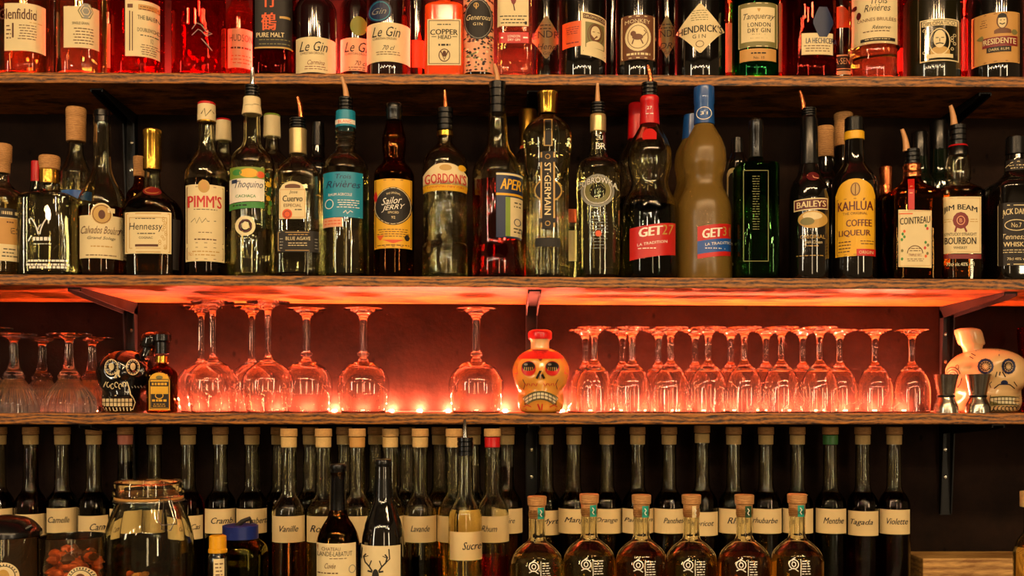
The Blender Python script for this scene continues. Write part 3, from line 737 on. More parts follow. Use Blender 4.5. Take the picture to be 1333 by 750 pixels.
# Sucre bottle with pourer
b = Bot('pourer_bottle', 'clear bottle with black ribbed pourer and label reading Sucre', 605.5, 4, [(590, 9.5), (600, 9.8), (640, 11.5), (650, 13.5), (660, 18), (668, 21), (676, 22), (690, 22)], liq=('pale_amber', 663), D=1.70)
b.pourer((605, 546), (605.5, 570), (569, 594, 10.5), 'chrome', 3)
L = b.lab(586, 628, 693, 730, 'paper'); L.t('Sucre', 614, 711, 24, 10, 'handwriting_ink', .35, .004); b.done(L)

# short corked bottles
for px, cy, liq, strip_, lb in ((699, 646, 'pale_amber', 'turquoise', 'short round corked bottle with teal strip, leftmost of the six'), (767, 643, 'pale_amber', 'turquoise', 'short round corked bottle with teal strip, second of the six from the left'),
                          (835, 644, 'copper_liquor', 'turquoise', 'short round corked bottle with reddish orange spirit and teal strip'), (900, 644, 'pale_amber', 'cream', 'short round corked bottle with a cream strip on its cork'),
                          (969, 644, 'copper_liquor', 'dark_green', 'short round corked bottle with a dark green strip and logo on its cork'), (1037.5, 643, 'orange_syrup', 'turquoise', 'short round corked bottle with golden spirit, rightmost of the six')):
    d = cy-644
    b = Bot('spirit_bottle', lb, px, 4, [(662+d, 11), (668+d, 11.2), (672+d, 10.4), (697+d, 10.6), (702+d, 12), (707+d, 18), (714+d, 26), (722+d, 31.5), (732+d, 34), (745+d, 34)], liq=(liq, 722+d), D=1.585 if px == 900 else 1.56, group='short round corked bottles', t=.003)
    b.part('cork_disc', [(644+d, 12.2), (645+d, 12.6), (656+d, 12.2)], 'cork_wood').part('cork_plug', [(656.3+d, 10.6), (673+d, 9.4)], 'cork_wood')
    L = b.lab(px+1, px+9 if strip_ != 'cream' else px+6, 659+d, 674+d, strip_); L.s_([(px+4, 662+d), (px+6, 665+d), (px+4, 668+d), (px+6, 671+d)], 1, 'white_ink'); b.done(L, name='tax_strip')
    L = b.art(); ex = px+4; L.ring(ex-8, 736+d, 6, 6, 1.3, 'white_ink').ring(ex-8, 736+d, 2.5, 3, 1.2, 'white_ink').s_([(ex-14, 744+d), (ex-8, 741+d), (ex-2, 745+d)], 1.2, 'white_ink').s_([(ex-10, 730+d), (ex-6, 727+d)], 1.4, 'white_ink')
    L.l(ex+2, ex+14, 730+d, 750+d, 6, 'white_ink', .35); L.s_([(ex+1, 729+d), (ex+1, 752+d)], .9, 'white_ink'); b.done(L)

# wine bottles
b = Bot('wine_bottle', 'amber-brown wine bottle with black capsule and cream chateau label', 440, 4, [(605, 10), (660, 10.8), (672, 13), (684, 20), (696, 25.5), (708, 28), (720, 28.5)], 'amber_glass', D=1.62, liq=('dark_syrup', 671))
b.part('capsule', [(604, 10.4), (607, 10.7), (614, 10.7), (615, 10.1), (668, 11.2)], 'black_plastic')
L = b.lab(412.5, 463, 708, 775, 'cream'); L.t('CHATEAU', 431, 715, 24, 4.5, 'brown_ink').t('LANDE-LABATUT', 436, 721.5, 44, 6, 'ink').l(428, 452, 726, 729, 1, 'brown_ink').t('Cuvée', 430, 737, 14, 7, 'brown_ink', .4, -.01).l(414, 440, 744, 749, 1, 'brown_ink'); L.ring(458, 742, 4, 5, 1, 'grey'); b.done(L)
b = Bot('wine_bottle', 'black wine bottle with a stag head on its cream label', 499, 4, [(599, 11), (640, 11.5), (652, 13.5), (668, 19), (684, 24.5), (700, 27.5), (715, 28.5)], 'dark_bottle', D=1.62)
b.part('capsule', [(598, 10.8), (600, 11.3), (607, 11.3), (608.5, 10.4), (613, 10.6), (648, 13)], 'black_plastic')
L = b.lab(469.5, 521, 711, 775, 'cream', 'rect')
for sx in (-1, 1):
    L.s_([(489+sx*4, 744), (489+sx*8, 738), (489+sx*13, 733), (489+sx*15, 726), (489+sx*12, 722)], 2, 'ink').s_([(489+sx*13, 733), (489+sx*18, 728), (489+sx*17, 715)], 1.6, 'ink').s_([(489+sx*8, 738), (489+sx*5, 730)], 1.4, 'ink').s_([(489+sx*15, 727), (489+sx*9, 724)], 1.1, 'ink')
    L.s_([(489+sx*4, 745), (489+sx*10, 744)], 2.4, 'ink')
L.p(484.5, 493.5, 741, 762, 'ink', 'ell', 2); b.done(L)

# clip-top jar
D = 1.5
b = Bot('clip_top_jar', 'large clear clip-top glass jar with wire bail', 194, 4, [(650, 41), (656, 42), (664, 45), (680, 51), (700, 56), (730, 57.5), (760, 57.5)], 'clear_glass', 'jar', D=D, t=.0035, body='jar')
k = D/F
mb = MB(); P = [(Zp(y, D), h*k) for y, h in ((646.5, 42), (644, 44.5), (637, 44.5), (634, 43.5), (631, 44), (627, 43), (624.5, 38), (624, 20))]
rings(mb, P, (b.x, b.y), 'clear_glass', 40); rings(mb, [(Zp(644, D), 38*k), (Zp(630, D), 38*k), (Zp(627.5, D), 34*k)], (b.x, b.y), 'clear_glass', 40, flip=True)
link('lid', mb.mesh('lid', b.org, 40), b.root)
mb = MB(); P = [(Zp(649.6, D), 42.5*k), (Zp(648.6, D), 43.3*k), (Zp(647.2, D), 43.3*k), (Zp(646.8, D), 42.5*k)]; rings(mb, P, (b.x, b.y), 'tan', 36); link('seal_ring', mb.mesh('seal_ring', b.org, 40), b.root)
mb = MB(); S3 = lambda px, py, o=.006: b.S(px, py, o)
tube(mb, [(b.x+44.3*k*math.cos(t), b.y+44.3*k*math.sin(t), Zp(651, D)) for t in [i*2*PI/40 for i in range(41)]], .0009, 'steel', 6)
tube(mb, [S3(206, 652), S3(205, 665), S3(204, 678, .008), S3(208, 684, .010), S3(226, 684, .010), S3(226, 672, .008), S3(222, 655, .006), S3(219, 650), S3(208, 650), S3(206, 652)], .0010, 'steel', 6)
tube(mb, [S3(211, 652), S3(208, 690, .009), S3(218, 692, .010), S3(223, 680, .009), S3(217, 652)], .0010, 'steel', 6)
link('wire_bail', mb.mesh('wire_bail', b.org, 60), b.root)
def chunk(mb, c, r, mat):
    vs = []; n = 7; m_ = 4
    for j in range(m_+1):
        for i in range(n):
            a = 2*PI*i/n; p = PI*(j+.02)/(m_+.04); q = r*R.uniform(.65, 1.1)
            vs.append((c[0]+q*math.sin(p)*math.cos(a), c[1]+q*math.sin(p)*math.sin(a), c[2]+q*.7*math.cos(p)))
    mb.add(vs, [(j*n+i, (j+1)*n+i, (j+1)*n+(i+1) % n, j*n+(i+1) % n) for j in range(m_) for i in range(n)], mat)
def fruit(cx, cyy, rad, z0, z1, n, r, label, mats=('orange_fruit', 'brown')):
    mb = MB()
    for _ in range(n):
        a = R.uniform(0, 2*PI); q = rad*math.sqrt(R.random()); chunk(mb, (cx+q*math.cos(a), cyy+q*math.sin(a), R.uniform(z0, z1)), r*R.uniform(.7, 1.2), R.choice(mats))
    o = link('dried_fruit', mb.mesh('dried_fruit', (cx, cyy, z0), 50), None, (cx, cyy, z0)); tag(o, label, 'dried fruit', kind='stuff')
fruit(b.x, b.y, .040, COUNTER+.02, Zp(747, D), 60, .009, 'few dried orange pieces at the bottom of the clip-top jar', ('orange_fruit', 'orange_fruit', 'tan'))
def tumbler(px, hw, ytop, D, name, label, content=True):
    k = D/F; x = X(px, D); y = D+CAMY; z0 = COUNTER+.0003; r = hw*k; zt = Zp(ytop, D); t = .002
    P = [(zt-.002, r-t), (z0+.006, r-t-.001)]
    mb = MB(); rings(mb, P, (x, y), 'clear_glass', 44, close0=False, flip=False)
    rings(mb, [(z0, r-.004), (z0+.003, r), (zt-.001, r), (zt, r-t*.5), (zt-.002, r-t)], (x, y), 'clear_glass', 44, close1=False)
    me = mb.mesh('glass', (x, y, z0), 40); bm = bmesh.new(); bm.from_mesh(me); bmesh.ops.remove_doubles(bm, verts=bm.verts, dist=1e-5); bmesh.ops.recalc_face_normals(bm, faces=bm.faces); bm.to_mesh(me); bm.free()
    root = empty(name, (x, y, z0), label, 'jar'); link('glass', me, root)
    def S(px_, py_, off):
        u = 0; d = r
        for _ in range(3): u = max(-r*.98, min(r*.98, (px_-CX)*(D-d)/F-x)); d = math.sqrt(r*r-u*u)
        return (x+u*(1+off/r), y-d*(1+off/r), Zp(py_, D-r))
    return root, S, (x, y, z0), r
root, S, org, r = tumbler(95.5, 41, 697, 1.40, 'glass_canister', 'open glass canister of dried orange fruit with a round cream sticker')
a = Art(S); a.p(86, 121, 739, 775, 'cream', 'ell', base=True); a.ring(103.5, 757, 13, 13.5, 1, 'ink').p(96, 111, 748, 768, 'brown', 'ell', 2)
for q in range(11): t = math.radians(200+q*14); a.s_([(103.5+14*math.cos(t), 757+14.6*math.sin(t)), (103.5+16.3*math.cos(t), 757+17*math.sin(t))], 1.5, 'ink')
a.build(root, org, 'sticker')
fruit(org[0], org[1], .033, COUNTER+.012, Zp(724, 1.4), 520, .0095, 'dried orange fruit slices filling the open glass canister')
root, S, org, r = tumbler(8, 42, 697, 1.40, 'glass_canister', 'glass canister with glossy black lid at the left edge')
a = Art(S); a.p(-14, 23, 733, 770, 'cream', 'ell', base=True); a.ring(4.5, 752, 14, 14.5, 1, 'ink').p(-4, 12, 742, 762, 'gold_ink', 'ell', 2)
for q in range(11): t = math.radians(200+q*14); a.s_([(4.5+15*math.cos(t), 752+15*math.sin(t)), (4.5+17*math.cos(t), 752+17*math.sin(t))], 1.5, 'ink')
a.build(root, org, 'sticker')
k = 1.4/F; mb = MB(); P = pchip([(Zp(697, 1.4), r*1.03), (Zp(693, 1.4), r*1.03), (Zp(684, 1.4), r*.9), (Zp(675, 1.4), r*.62), (Zp(670.5, 1.4), r*.15)]); rings(mb, P, (org[0], org[1]), 'black_plastic', 36)
tube(mb, [(org[0]+.018, org[1]-.02, Zp(690, 1.4)), (org[0]+.034, org[1]-.018, Zp(688, 1.4)), (org[0]+.043, org[1]-.015, Zp(683, 1.4))], .0032, 'black_plastic', 8)
link('lid', mb.mesh('lid', org, 40), root)
# blue-lidded bottle and small yellow-capped one
b = Bot('squeeze_bottle', 'clear wide bottle with blue lid and dark open flap', 313, 4, [(700, 20), (703, 24), (712, 31), (722, 33), (750, 33)], 'olive_glass', D=1.58, n=4, liq=('pale_amber', 735))
b.part('lid', [(683, 21), (684, 23), (701, 23)], 'navy_plastic')
mb = MB(); k = b.D/F; tube(mb, [(b.x-2*k, b.y-.01, Zp(684, b.D)), (b.x+5*k, b.y-.012, Zp(678, b.D)), (b.x+14*k, b.y-.01, Zp(674, b.D)), (b.x+16*k, b.y-.008, Zp(680, b.D))], .0042, 'rubber', 8, .003); link('flap', mb.mesh('flap', b.org, 40), b.root)
b = Bot('sauce_bottle', 'small dark bottle with bright yellow cap in front of the blue lid', 283.5, 4, [(719, 10), (722, 10.5), (726, 12), (750, 13)], 'dark_bottle', D=1.5)
b.part('cap', [(697, 10.3), (698, 11), (714, 11), (715, 12), (719.5, 12)], 'yellow_plastic'); L = b.lab(278, 292, 728, 775, 'cream'); L.l(280, 290, 732, 770, 8, 'brown_ink'); b.done(L)
b = Bot('spirit_bottle', 'corked bottle cut off by the right edge above the pale ledge', 1345, 4, [(658, 11), (690, 11.5), (705, 20), (720, 24)], liq=('pale_amber', 712), D=1.7)
b.part('cork_disc', [(640, 16), (660, 16)], 'pale_cork')

# ================================================================== shelf 2: the spirits in front
BK = .092
def B(px, prof, label, **k):
    return Bot(k.pop('name', 'liquor_bottle'), label, px, 2, prof, **k)
# far left, cut off
b = B(3, [(226, 8), (236, 8.5), (244, 14), (252, 24), (262, 30), (275, 30.5), (345, 30.5)], 'clear bottle with black band and orange label at the left edge', liq=('pale_amber', 262))
b.part('cork', [(188, 11), (190, 12), (210, 11.5), (212, 10), (226, 9.5)], 'cork_wood')
L = b.lab(-25, 31, 270, 339, 'cream'); L.p(-25, 31, 270, 282, 'ink').p(-25, 31, 283, 317, 'tan').t('GES', 22, 299, 15, 8, 'ink').l(2, 28, 321, 335, 3).p(2, 28, 274, 278, 'cream').l(8, 30, 285, 291, 1, 'brown_ink'); b.done(L)
# squat square flask
b = B(64.5, [(239, 12.5), (248, 13), (252, 18), (255, 30), (258, 33.5), (262, 34.5), (345, 34.5)], 'squat square clear flask with tan stopper and white printed ram-horn emblem', n=7, dr=.72, liq=('water', 258), name='flask')
b.part('stopper', [(203.5, 12.5), (206, 13.3), (214, 13.3), (216, 12.4), (221, 12.4)], 'cork_wood').part('neck_band', [(221.5, 12.6), (240, 12.6)], 'gold')
L = b.art()
for q in (-1, 1): L.s_([(51+q, 305), (51+q*2.5, 298), (51+q*6, 290), (51+q*10, 284), (51+q*13, 286), (51+q*12, 291)], 1.5, 'white_ink')
L.s_([(48, 300), (54, 292)], 1, 'white_ink').s_([(37, 314), (41, 307)], 1.2, 'white_ink').l(41, 68, 308, 314, 1, 'white_ink', .75).l(44, 68, 316, 319, 1, 'white_ink').l(33, 93, 337, 347, 2, 'white_ink', .5).l(37, 88, 345, 351, 1, 'white_ink', .5); b.done(L)
# calvados
b = B(133, [(160, 10.5), (166, 10), (200, 10.5), (220, 12), (235, 17), (250, 25), (262, 29.5), (272, 30.5), (345, 30.5)], 'long-necked flared bottle with black cap, round seal and cream script label', liq=('amber', 272))
b.part('cap', [(143, 8), (145, 10), (152, 11), (153, 10), (161, 10.5)], 'black_plastic')
L = b.lab(104, 162, 280, 336, 'cream'); L.p(118, 147, 264, 293, 'gold_ink', 'ell', 1.5).ring(132.5, 278.5, 13.6, 13.8, 1.6, 'cream').ring(132.5, 278.5, 11.5, 11.5, .8, 'brown_ink').p(128, 137, 273, 285, 'brown_ink', 'ell', 2).p(140, 151, 270, 276, 'cream', 'rect', 2)
L.t('Calvados Boulard', 133, 299, 54, 10, 'brown_ink', .45, -.012).t('Grand Solage', 133, 310, 38, 5, 'ink', .3).l(115, 150, 318, 323, 1, 'gold_ink').l(106, 160, 330, 334, 1, 'brown_ink'); b.done(L)
# cognac
b = B(198.5, [(222, 10), (242, 10.5), (248, 13), (256, 22), (266, 33), (276, 37.5), (290, 39), (320, 38), (345, 36.5)], 'broad flared cognac bottle with tall gold cap and cream label', liq=('brown_liquor', 262), dr=.62, n=2.6)
b.part('capsule', [(169, 10.5), (170.5, 12), (176, 12), (177, 11.4), (222, 12)], 'gold')
L = b.lab(163, 223, 276, 330, 'cream'); L.frame(165, 221, 278, 328, 1, 'gold_ink').frame(169, 217, 283, 323, .8, 'gold_ink').t('Hennessy', 190, 296, 43, 12, 'ink', .1).l(176, 205, 302, 306, 1).t('COGNAC', 190, 309.5, 18, 3, 'ink').p(176, 206, 318, 321, 'brown_ink').l(175, 205, 283, 286, 1)
for q in range(14): L.ring(213+R.uniform(-5, 5), 284+q*3, 1.6, 1.6, .7, 'gold_ink', 2, 6)
L2 = b.lab(186, 211, 243, 254, 'dark_red', 'ell'); L2.ring(198, 248, 9, 3.6, .8, 'gold_ink'); L3 = b.lab(225, 236, 284, 350, 'ink'); b.done(L, L2, L3)
# pimms
b = B(269, [(160, 8.5), (166, 9), (190, 11), (200, 14), (212, 22), (224, 27), (234, 28), (345, 28)], 'tall bottle with cream label lettered red and white cap with red top', liq=('brown_liquor', 236))
b.part('cap', [(137, 11.3), (160, 11.8)], 'cream').part('cap_top', [(133.5, 10), (135, 11.4), (137.2, 11.4)], 'red_plastic').part('cap_ring', [(158, 12.1), (161, 12.1)], 'gold')
L = b.lab(242, 293.5, 240, 340, 'cream'); L.frame(244, 291.5, 243, 316, .7, 'brown_ink').frame(244, 291.5, 322, 337, .7, 'brown_ink').t("PIMM'S", 267, 262, 44, 16, 'red', 0, .02).l(252, 283, 271, 274, 1).s_([(249, 289), (254, 284), (256, 291), (260, 283), (263, 290), (268, 284), (270, 288), (281, 287)], .8, 'ink').l(258, 277, 301, 304, 1, 'brown_ink').l(250, 285, 309, 314, 1, 'brown_ink').l(250, 286, 325, 334, 2, 'gold_ink').p(258, 273, 234, 251, 'gold_ink', 'ell', 2).p(261.5, 269.5, 238, 247, 'tan', 'ell', 3).t('No1', 249, 330, 6, 6, 'tan'); b.done(L)
L = b.art(.0042); L.s_([(264, 149), (267, 142), (268, 152), (273, 143), (276, 147)], .9, 'ink'); b.done(L)
# cachaça
b = B(328, [(148, 10), (180, 10.5), (190, 13), (200, 22), (208, 27.5), (216, 28.8), (300, 28), (306, 28.5), (345, 28.5)], 'clear pourer bottle with white, yellow and green tropical label and round seal', liq=('water', 300))
b.pourer((329, 88), (329, 110), (111, 127, 9.5), 'chrome', 3.4); b.part('neck_band', [(127.5, 10.8), (137, 11.2), (150, 13)], 'cream', n=30)
L = b.lab(299, 344, 231, 262, 'white', skew=-.06); L.p(300, 344, 217, 232, 'lime').p(312, 336, 219, 231, 'yellow', 'ell', 2.2).p(303, 315, 220, 228, 'green', 'ell', 2.2).p(334, 344, 222, 231, 'orange', 'ell', 2.2).p(299, 344, 263, 271, 'green', skew=-.06).l(303, 322, 264, 270, 1, 'ink').t('Thoquino', 324, 241, 36, 12, 'navy', .4).p(302, 309, 233, 238, 'navy').t('CACHAÇA', 320, 255.5, 26, 4.5, 'green', 0, .01)
L.ring(319.5, 294, 11, 11, 4, 'cream').ring(319.5, 294, 7.3, 7.3, 1.4, 'maroon').p(315, 324, 289, 299, 'cream', 'ell', 2).t('T', 319.5, 294, 3, 6, 'maroon')
for q in range(9): L.p(345+R.uniform(-1, 7), 352+R.uniform(-1, 3), 222+q*6, 229+q*6, R.choice(['green', 'lime', 'dark_green', 'yellow']), 'ell', 2+q*.05)
b.done(L)
L = b.art(.0012); L.t('SERS', 325, 138, 9, 4, 'ink').p(330, 340, 135, 141, 'ink').l(332, 338, 136, 140, 1, 'cream'); b.done(L)
# tequila
b = B(388, [(200, 10.5), (205, 12), (211, 17), (219, 24), (228, 28.5), (236, 29.5), (345, 29.5)], 'square-shouldered clear tequila bottle with arched cream label and black lower label', n=4.2, dr=.8, liq=('water', 250))
b.pourer((388, 127), (392, 155), (154, 168, 10.5), 'copper', 3.4); b.part('neck_foil', [(168.5, 11.2), (186, 11), (201, 11.2)], 'pale_gold')
L = b.lab(363.5, 398.5, 236, 285, 'cream', 'arch'); L.frame(365, 397, 247, 283, .6, 'tan').p(371, 391, 239.5, 245, 'brown', 'dome', 2).t('Jose', 382, 250.5, 11, 5, 'ink', .2).t('Cuervo', 381, 258.5, 26, 8, 'ink', .1, .01).t('ESPECIAL', 381, 267.5, 23, 4, 'brown_ink').p(367.5, 380.5, 272, 285.5, 'orange', 'ell', 2.2).ring(374, 279, 4.2, 4.3, .8, 'dark_red', 3).l(383, 396, 271, 275, 1)
L2 = b.lab(361, 417, 300.5, 328, 'ink'); L2.frame(362.5, 415, 302.5, 326, .7, 'gold_ink').p(370, 406, 303.5, 308, 'ink').l(372, 404, 304, 307, 1, 'gold_ink').t('BLUE AGAVE', 388, 310.5, 32, 4.4, 'cream').l(372, 404, 315, 321, 2, 'cream').l(364, 369, 309, 325, 4, 'grey').l(409, 414, 309, 325, 4, 'grey'); b.done(L, L2)
# rum blanc, teal label
b = B(450, [(146, 12), (168, 12.5), (172, 14), (176, 12), (180, 14.2), (184, 12.4), (188, 14), (192, 12), (198, 14), (206, 22), (214, 28), (224, 30), (345, 30)], 'clear pourer bottle with teal label, teal neck band and ribbed neck', liq=('water', 222))
b.pourer((445, 101), (451, 128), (127, 145, 9.5), 'tan_plastic', 3.4); b.part('neck_band', [(145.5, 12.6), (167, 13)], 'turquoise' if 0 else 'teal')
L = b.lab(421, 472, 223.5, 282.5, 'teal'); L.t('Trois', 447, 229.5, 20, 6, 'navy', .2).t('Rivières', 447, 239.5, 44, 9, 'navy', .3).t('RHUM AGRICOLE', 443, 253, 30, 3.6, 'white_ink').ring(429, 265, 5, 6, 1, 'white_ink').l(438, 469, 259, 271, 4, 'white_ink').s_([(447, 277), (450, 274), (452, 278), (456, 274), (459, 276)], .8, 'white_ink').p(421, 446, 283, 295, 'salmon', 'rect', 1).l(423, 444, 285, 293, 2, 'orange'); b.done(L)
L = b.art(.0010); L.p(438, 461, 155, 161, 'white', layer=3).t('BLANC', 449, 158, 15, 4, 'orange', layer=4); b.done(L)
# spiced rum
b = B(513, [(158, 10), (170, 13), (182, 15.5), (195, 15), (205, 13.5), (212, 15), (220, 22), (230, 26.2), (240, 26.5), (345, 26.2)], 'bulge-necked dark rum bottle with yellow label and black disc', gl='amber_glass', liq=('blood', 228))
b.part('cap', [(135, 10), (137, 11), (145, 11), (146, 10.4), (158, 10.8)], 'black_plastic')
L = b.lab(487.8, 536, 232.5, 323, 'yellow'); L.frame(489.5, 534.5, 234, 321, .8, 'brown').p(487.5, 536, 243.5, 293, 'ink', 'ell', 1.6).ring(511.5, 268, 23, 23.6, .8, 'cream', 2.4).t('Sailor', 510, 261, 26, 9, 'white_ink', .35, -.005, skew=-.12).t('JERRY', 512, 270.5, 30, 8, 'white_ink', .35, -.005, skew=-.12).t('SPICED', 512, 276.5, 14, 3, 'cream').t('92', 512, 283, 5, 3.4, 'cream').t('THE ORIGINAL', 512, 251, 18, 2.6, 'cream', arc=2)
L.p(487.5, 492, 248, 262, 'red', 'hex', 2.5).l(491, 533, 297, 309, 4, 'brown_ink').p(491, 500, 306, 314, 'orange', 'tri', 2).p(526, 533, 305, 313, 'ink', 'hex', 2).p(498, 526, 312, 317, 'orange', 'tri', 2).l(491, 533, 317, 321, 1, 'brown_ink'); b.done(L)
# gin with boar embossing
b = B(579.5, [(178, 8.5), (186, 9.5), (193, 15), (200, 23), (208, 28), (216, 29.5), (247, 29.5), (252, 28), (318, 28), (322, 29.5), (345, 29.5)], 'clear embossed gin bottle with cream arched label lettered red', gl='bumpy_glass', liq=('water', 252))
b.pourer((579, 118), (580, 141), (141, 171, 10.5), 'copper', 3); b.part('neck_ring', [(171.3, 11), (178.5, 11.4)], 'gold')
L = b.lab(551, 608.5, 212, 247, 'cream', 'dome'); L.p(551, 608.5, 240, 248, 'yellow').t('LONDON DRY GIN', 580, 243.5, 46, 4, 'red').t("GORDON'S", 580, 232, 53, 13, 'red', 0, .01).p(572, 588, 214, 222, 'gold_ink', 'ell', 2).p(596, 606, 213, 221, 'yellow', 'ell', 2); b.done(L)
# red aperitif
b = B(647.5, [(148, 11), (160, 12.5), (185, 14), (195, 17), (207, 25), (218, 31), (228, 33), (300, 32.5), (315, 31), (345, 33)], 'rounded pourer bottle of bright red aperitif with navy label', liq=('red_liquor', 238))
b.pourer((643, 84), (648, 107), (107, 149, 11), 'tan_plastic', 3.4)
L = b.lab(646, 681, 224, 309, 'navy'); L.p(646, 681, 225, 227.5, 'cream').p(646, 681, 251, 254, 'yellow').t('APEROL', 672, 239, 42, 14, 'yellow', .25, .03).p(658, 680, 256, 307, 'cream').p(658, 664, 256, 307, 'lime', layer=2.3).p(664, 668, 256, 307, 'cream', layer=2.4).l(668, 679, 260, 270, 2).ring(673, 288, 4, 4.6, 1, 'navy', 3).l(668, 679, 294, 303, 2); b.done(L)
# elderflower liqueur, fluted
b = B(713, [(150, 11), (154, 16), (160, 23), (168, 29), (178, 32), (190, 31.5), (210, 29.5), (235, 28), (260, 27.5), (290, 27.5), (320, 27.5), (334, 27.5), (345, 27.5)], 'fluted clear liqueur bottle with bulging shoulders, gold cap and vertical black label', liq=('water', 162), flute=(12, .09, 1.3, 1.75), seg=96)
b.part('cap', [(120, 12), (121.5, 14.2), (124, 14.2), (126, 13), (149, 12)], 'gold')
L = b.art()
L.p(708, 719, 155, 190, 'gold_ink', layer=3).p(709.5, 717.5, 156, 189, 'ink', layer=4).p(696, 731, 232, 263, 'gold_ink', 'ell', 3).p(697.5, 729.5, 234, 261, 'ink', 'ell', 4).p(704, 722, 198, 296, 'gold_ink', layer=4.5).p(706, 720, 197, 298, 'ink', layer=5.2).p(702, 724, 205, 211, 'ink', layer=5.5).p(702, 724, 284, 290, 'ink', layer=5.5)
L.t('ST·GERMAIN', 713, 246, 8, 68, 'cream', rot=1, layer=7, bold=.01).ring(713, 204, 3, 3, .8, 'gold_ink', 6.5, 8).ring(713, 291, 3, 3, .8, 'gold_ink', 6.5, 8).p(697, 729, 310, 321, 'ink', layer=3).l(699, 727, 312, 319, 2, 'gold_ink'); 
for m_ in range(len(L.ink.v)): pass
b.done(L)
# bison vodka
b = B(778.5, [(170, 9), (176, 9.5), (195, 11), (205, 13.5), (210, 22), (216, 27), (224, 28.3), (345, 28)], 'clear vodka bottle with an etched white oval and dark arched lettering', liq=('water', 222))
b.pourer((777.5, 109), (778, 134), (134, 149, 10), 'salmon' if 0 else 'tan_plastic', 3); b.part('neck_foil', [(149.5, 10), (154, 10.5), (172, 10.3)], 'pale_gold')
L = b.art(); L.ring(778, 248, 20, 20, 3, 'grey').ring(778, 248, 15, 15, 9, 'olive', 1.5).ring(778, 248, 17, 17, .8, 'white_ink').t('ŻUBRÓWKA', 778, 233, 52, 11, 'ink', arc=8, layer=3, bold=.1).t('ŻUBRÓWKA', 778, 233, 50, 10, 'white_ink', arc=8, layer=4, bold=.0).t('BIALA', 778, 265, 24, 5, 'grey', arc=-2, layer=4)
L.p(767, 786, 243, 256, 'brown', 'ell', 2.2).p(764, 773, 246, 257, 'brown', 'ell', 2.3).s_([(771, 255), (770, 261)], 2, 'brown').s_([(783, 253), (784, 260)], 2, 'brown').p(766, 792, 274, 322, 'gold_ink', layer=1) if False else L.l(766, 792, 275, 325, 12, 'grey', .2).p(775, 783, 300, 308, 'orange', 'ell', 2).t('ŻU', 780, 178, 9, 8, 'white_ink').t('BR', 782, 190, 12, 8, 'white_ink'); b.done(L)
# mint liqueur 27 / 31
for px, cap, gl, liq, lb, num in ((845.5, 'red_plastic', 'clear_glass', ('green_black', 270), 'pear-waisted mint liqueur bottle with red collar, black liquid and red label', '27'), (916.5, 'blue_plastic', 'frosted_glass', None, 'frosted pear-waisted liqueur bottle with blue cap and red and blue label', '31')):
    o_ = 0 if num == '27' else .5
    b = B(px, [(150, 10.5), (162, 12), (172, 17), (185, 24), (200, 28), (212, 28.5), (224, 26), (236, 23.5), (244, 24.5), (256, 30), (268, 34), (282, 35.5), (310, 35), (345, 36)], lb, gl=gl, liq=liq, back=0 if num == '27' else .014)
    if num == '27': b.pourer((843, 86), (847, 108), (108, 128, 10.5), 'copper', 3.4, True).part('collar', [(126, 11.5), (128, 12.3), (134, 12.3), (135, 11.6), (163, 13)], cap)
    else: b.part('cap', [(113, 11), (114.5, 13), (118, 13.4), (135, 13.4), (137, 12.6), (163, 13.6)], cap)
    a = b.art(.0034); a.t(num[0:2] if num == '27' else '31', px, 141 if num == '27' else 148, 5 if num == '27' else 7, 4, 'white_ink', layer=4); a.l(px-5, px+5, 147 if num == '27' else 155, 150 if num == '27' else 159, 1, 'white_ink') if num == '27' else a.ring(px, 148, 7.5, 8, .8, 'white_ink', 3)
    if num == '27': a.p(px-8, px+8, 168, 182, 'red', 'dome', 3)
    b.done(a)
    x0, x1 = (820, 879) if num == '27' else (908, 951)
    L = b.lab(x0, x1, 292, 334, 'red', skew=-.13)
    if num == '31': L.p(x0, x1, 311, 328, 'blue', layer=1.6, skew=-.13)
    L.t('GET', x0+27 if num == '27' else x0+19, 301 if num == '27' else 303, 31 if num == '27' else 26, 12, 'white_ink', .05, .05, skew=-.12, layer=3)
    if num == '27': L.t('27', 869, 298, 15, 13, 'gold_ink', .1, .0, skew=-.1, layer=3)
    else: L.t('31', 945, 300, 9, 12, 'gold_ink', layer=3)
    L.t('LA TRADITION', x0+29, 316, 38, 3.6, 'white_ink', skew=-.13, layer=3).l(x0+8, x0+38, 321, 325, 1, 'white_ink'); b.done(L)
# dark green square gin
b = B(984, [(205, 9), (211, 12), (215, 24), (219, 26.5), (345, 26.5)], 'dark green square-sided bottle with embossed panels', gl='deep_green_glass', n=7, dr=.95)
b.part('cap', [(155, 7), (158, 9.5), (172, 9.5), (174, 8.5), (206, 9.5)], 'black_plastic')
L = b.art(); L.frame(968, 1000, 222, 340, .8, 'olive'); L.l(979, 989, 228, 300, 22, 'olive', .25); b.done(L)
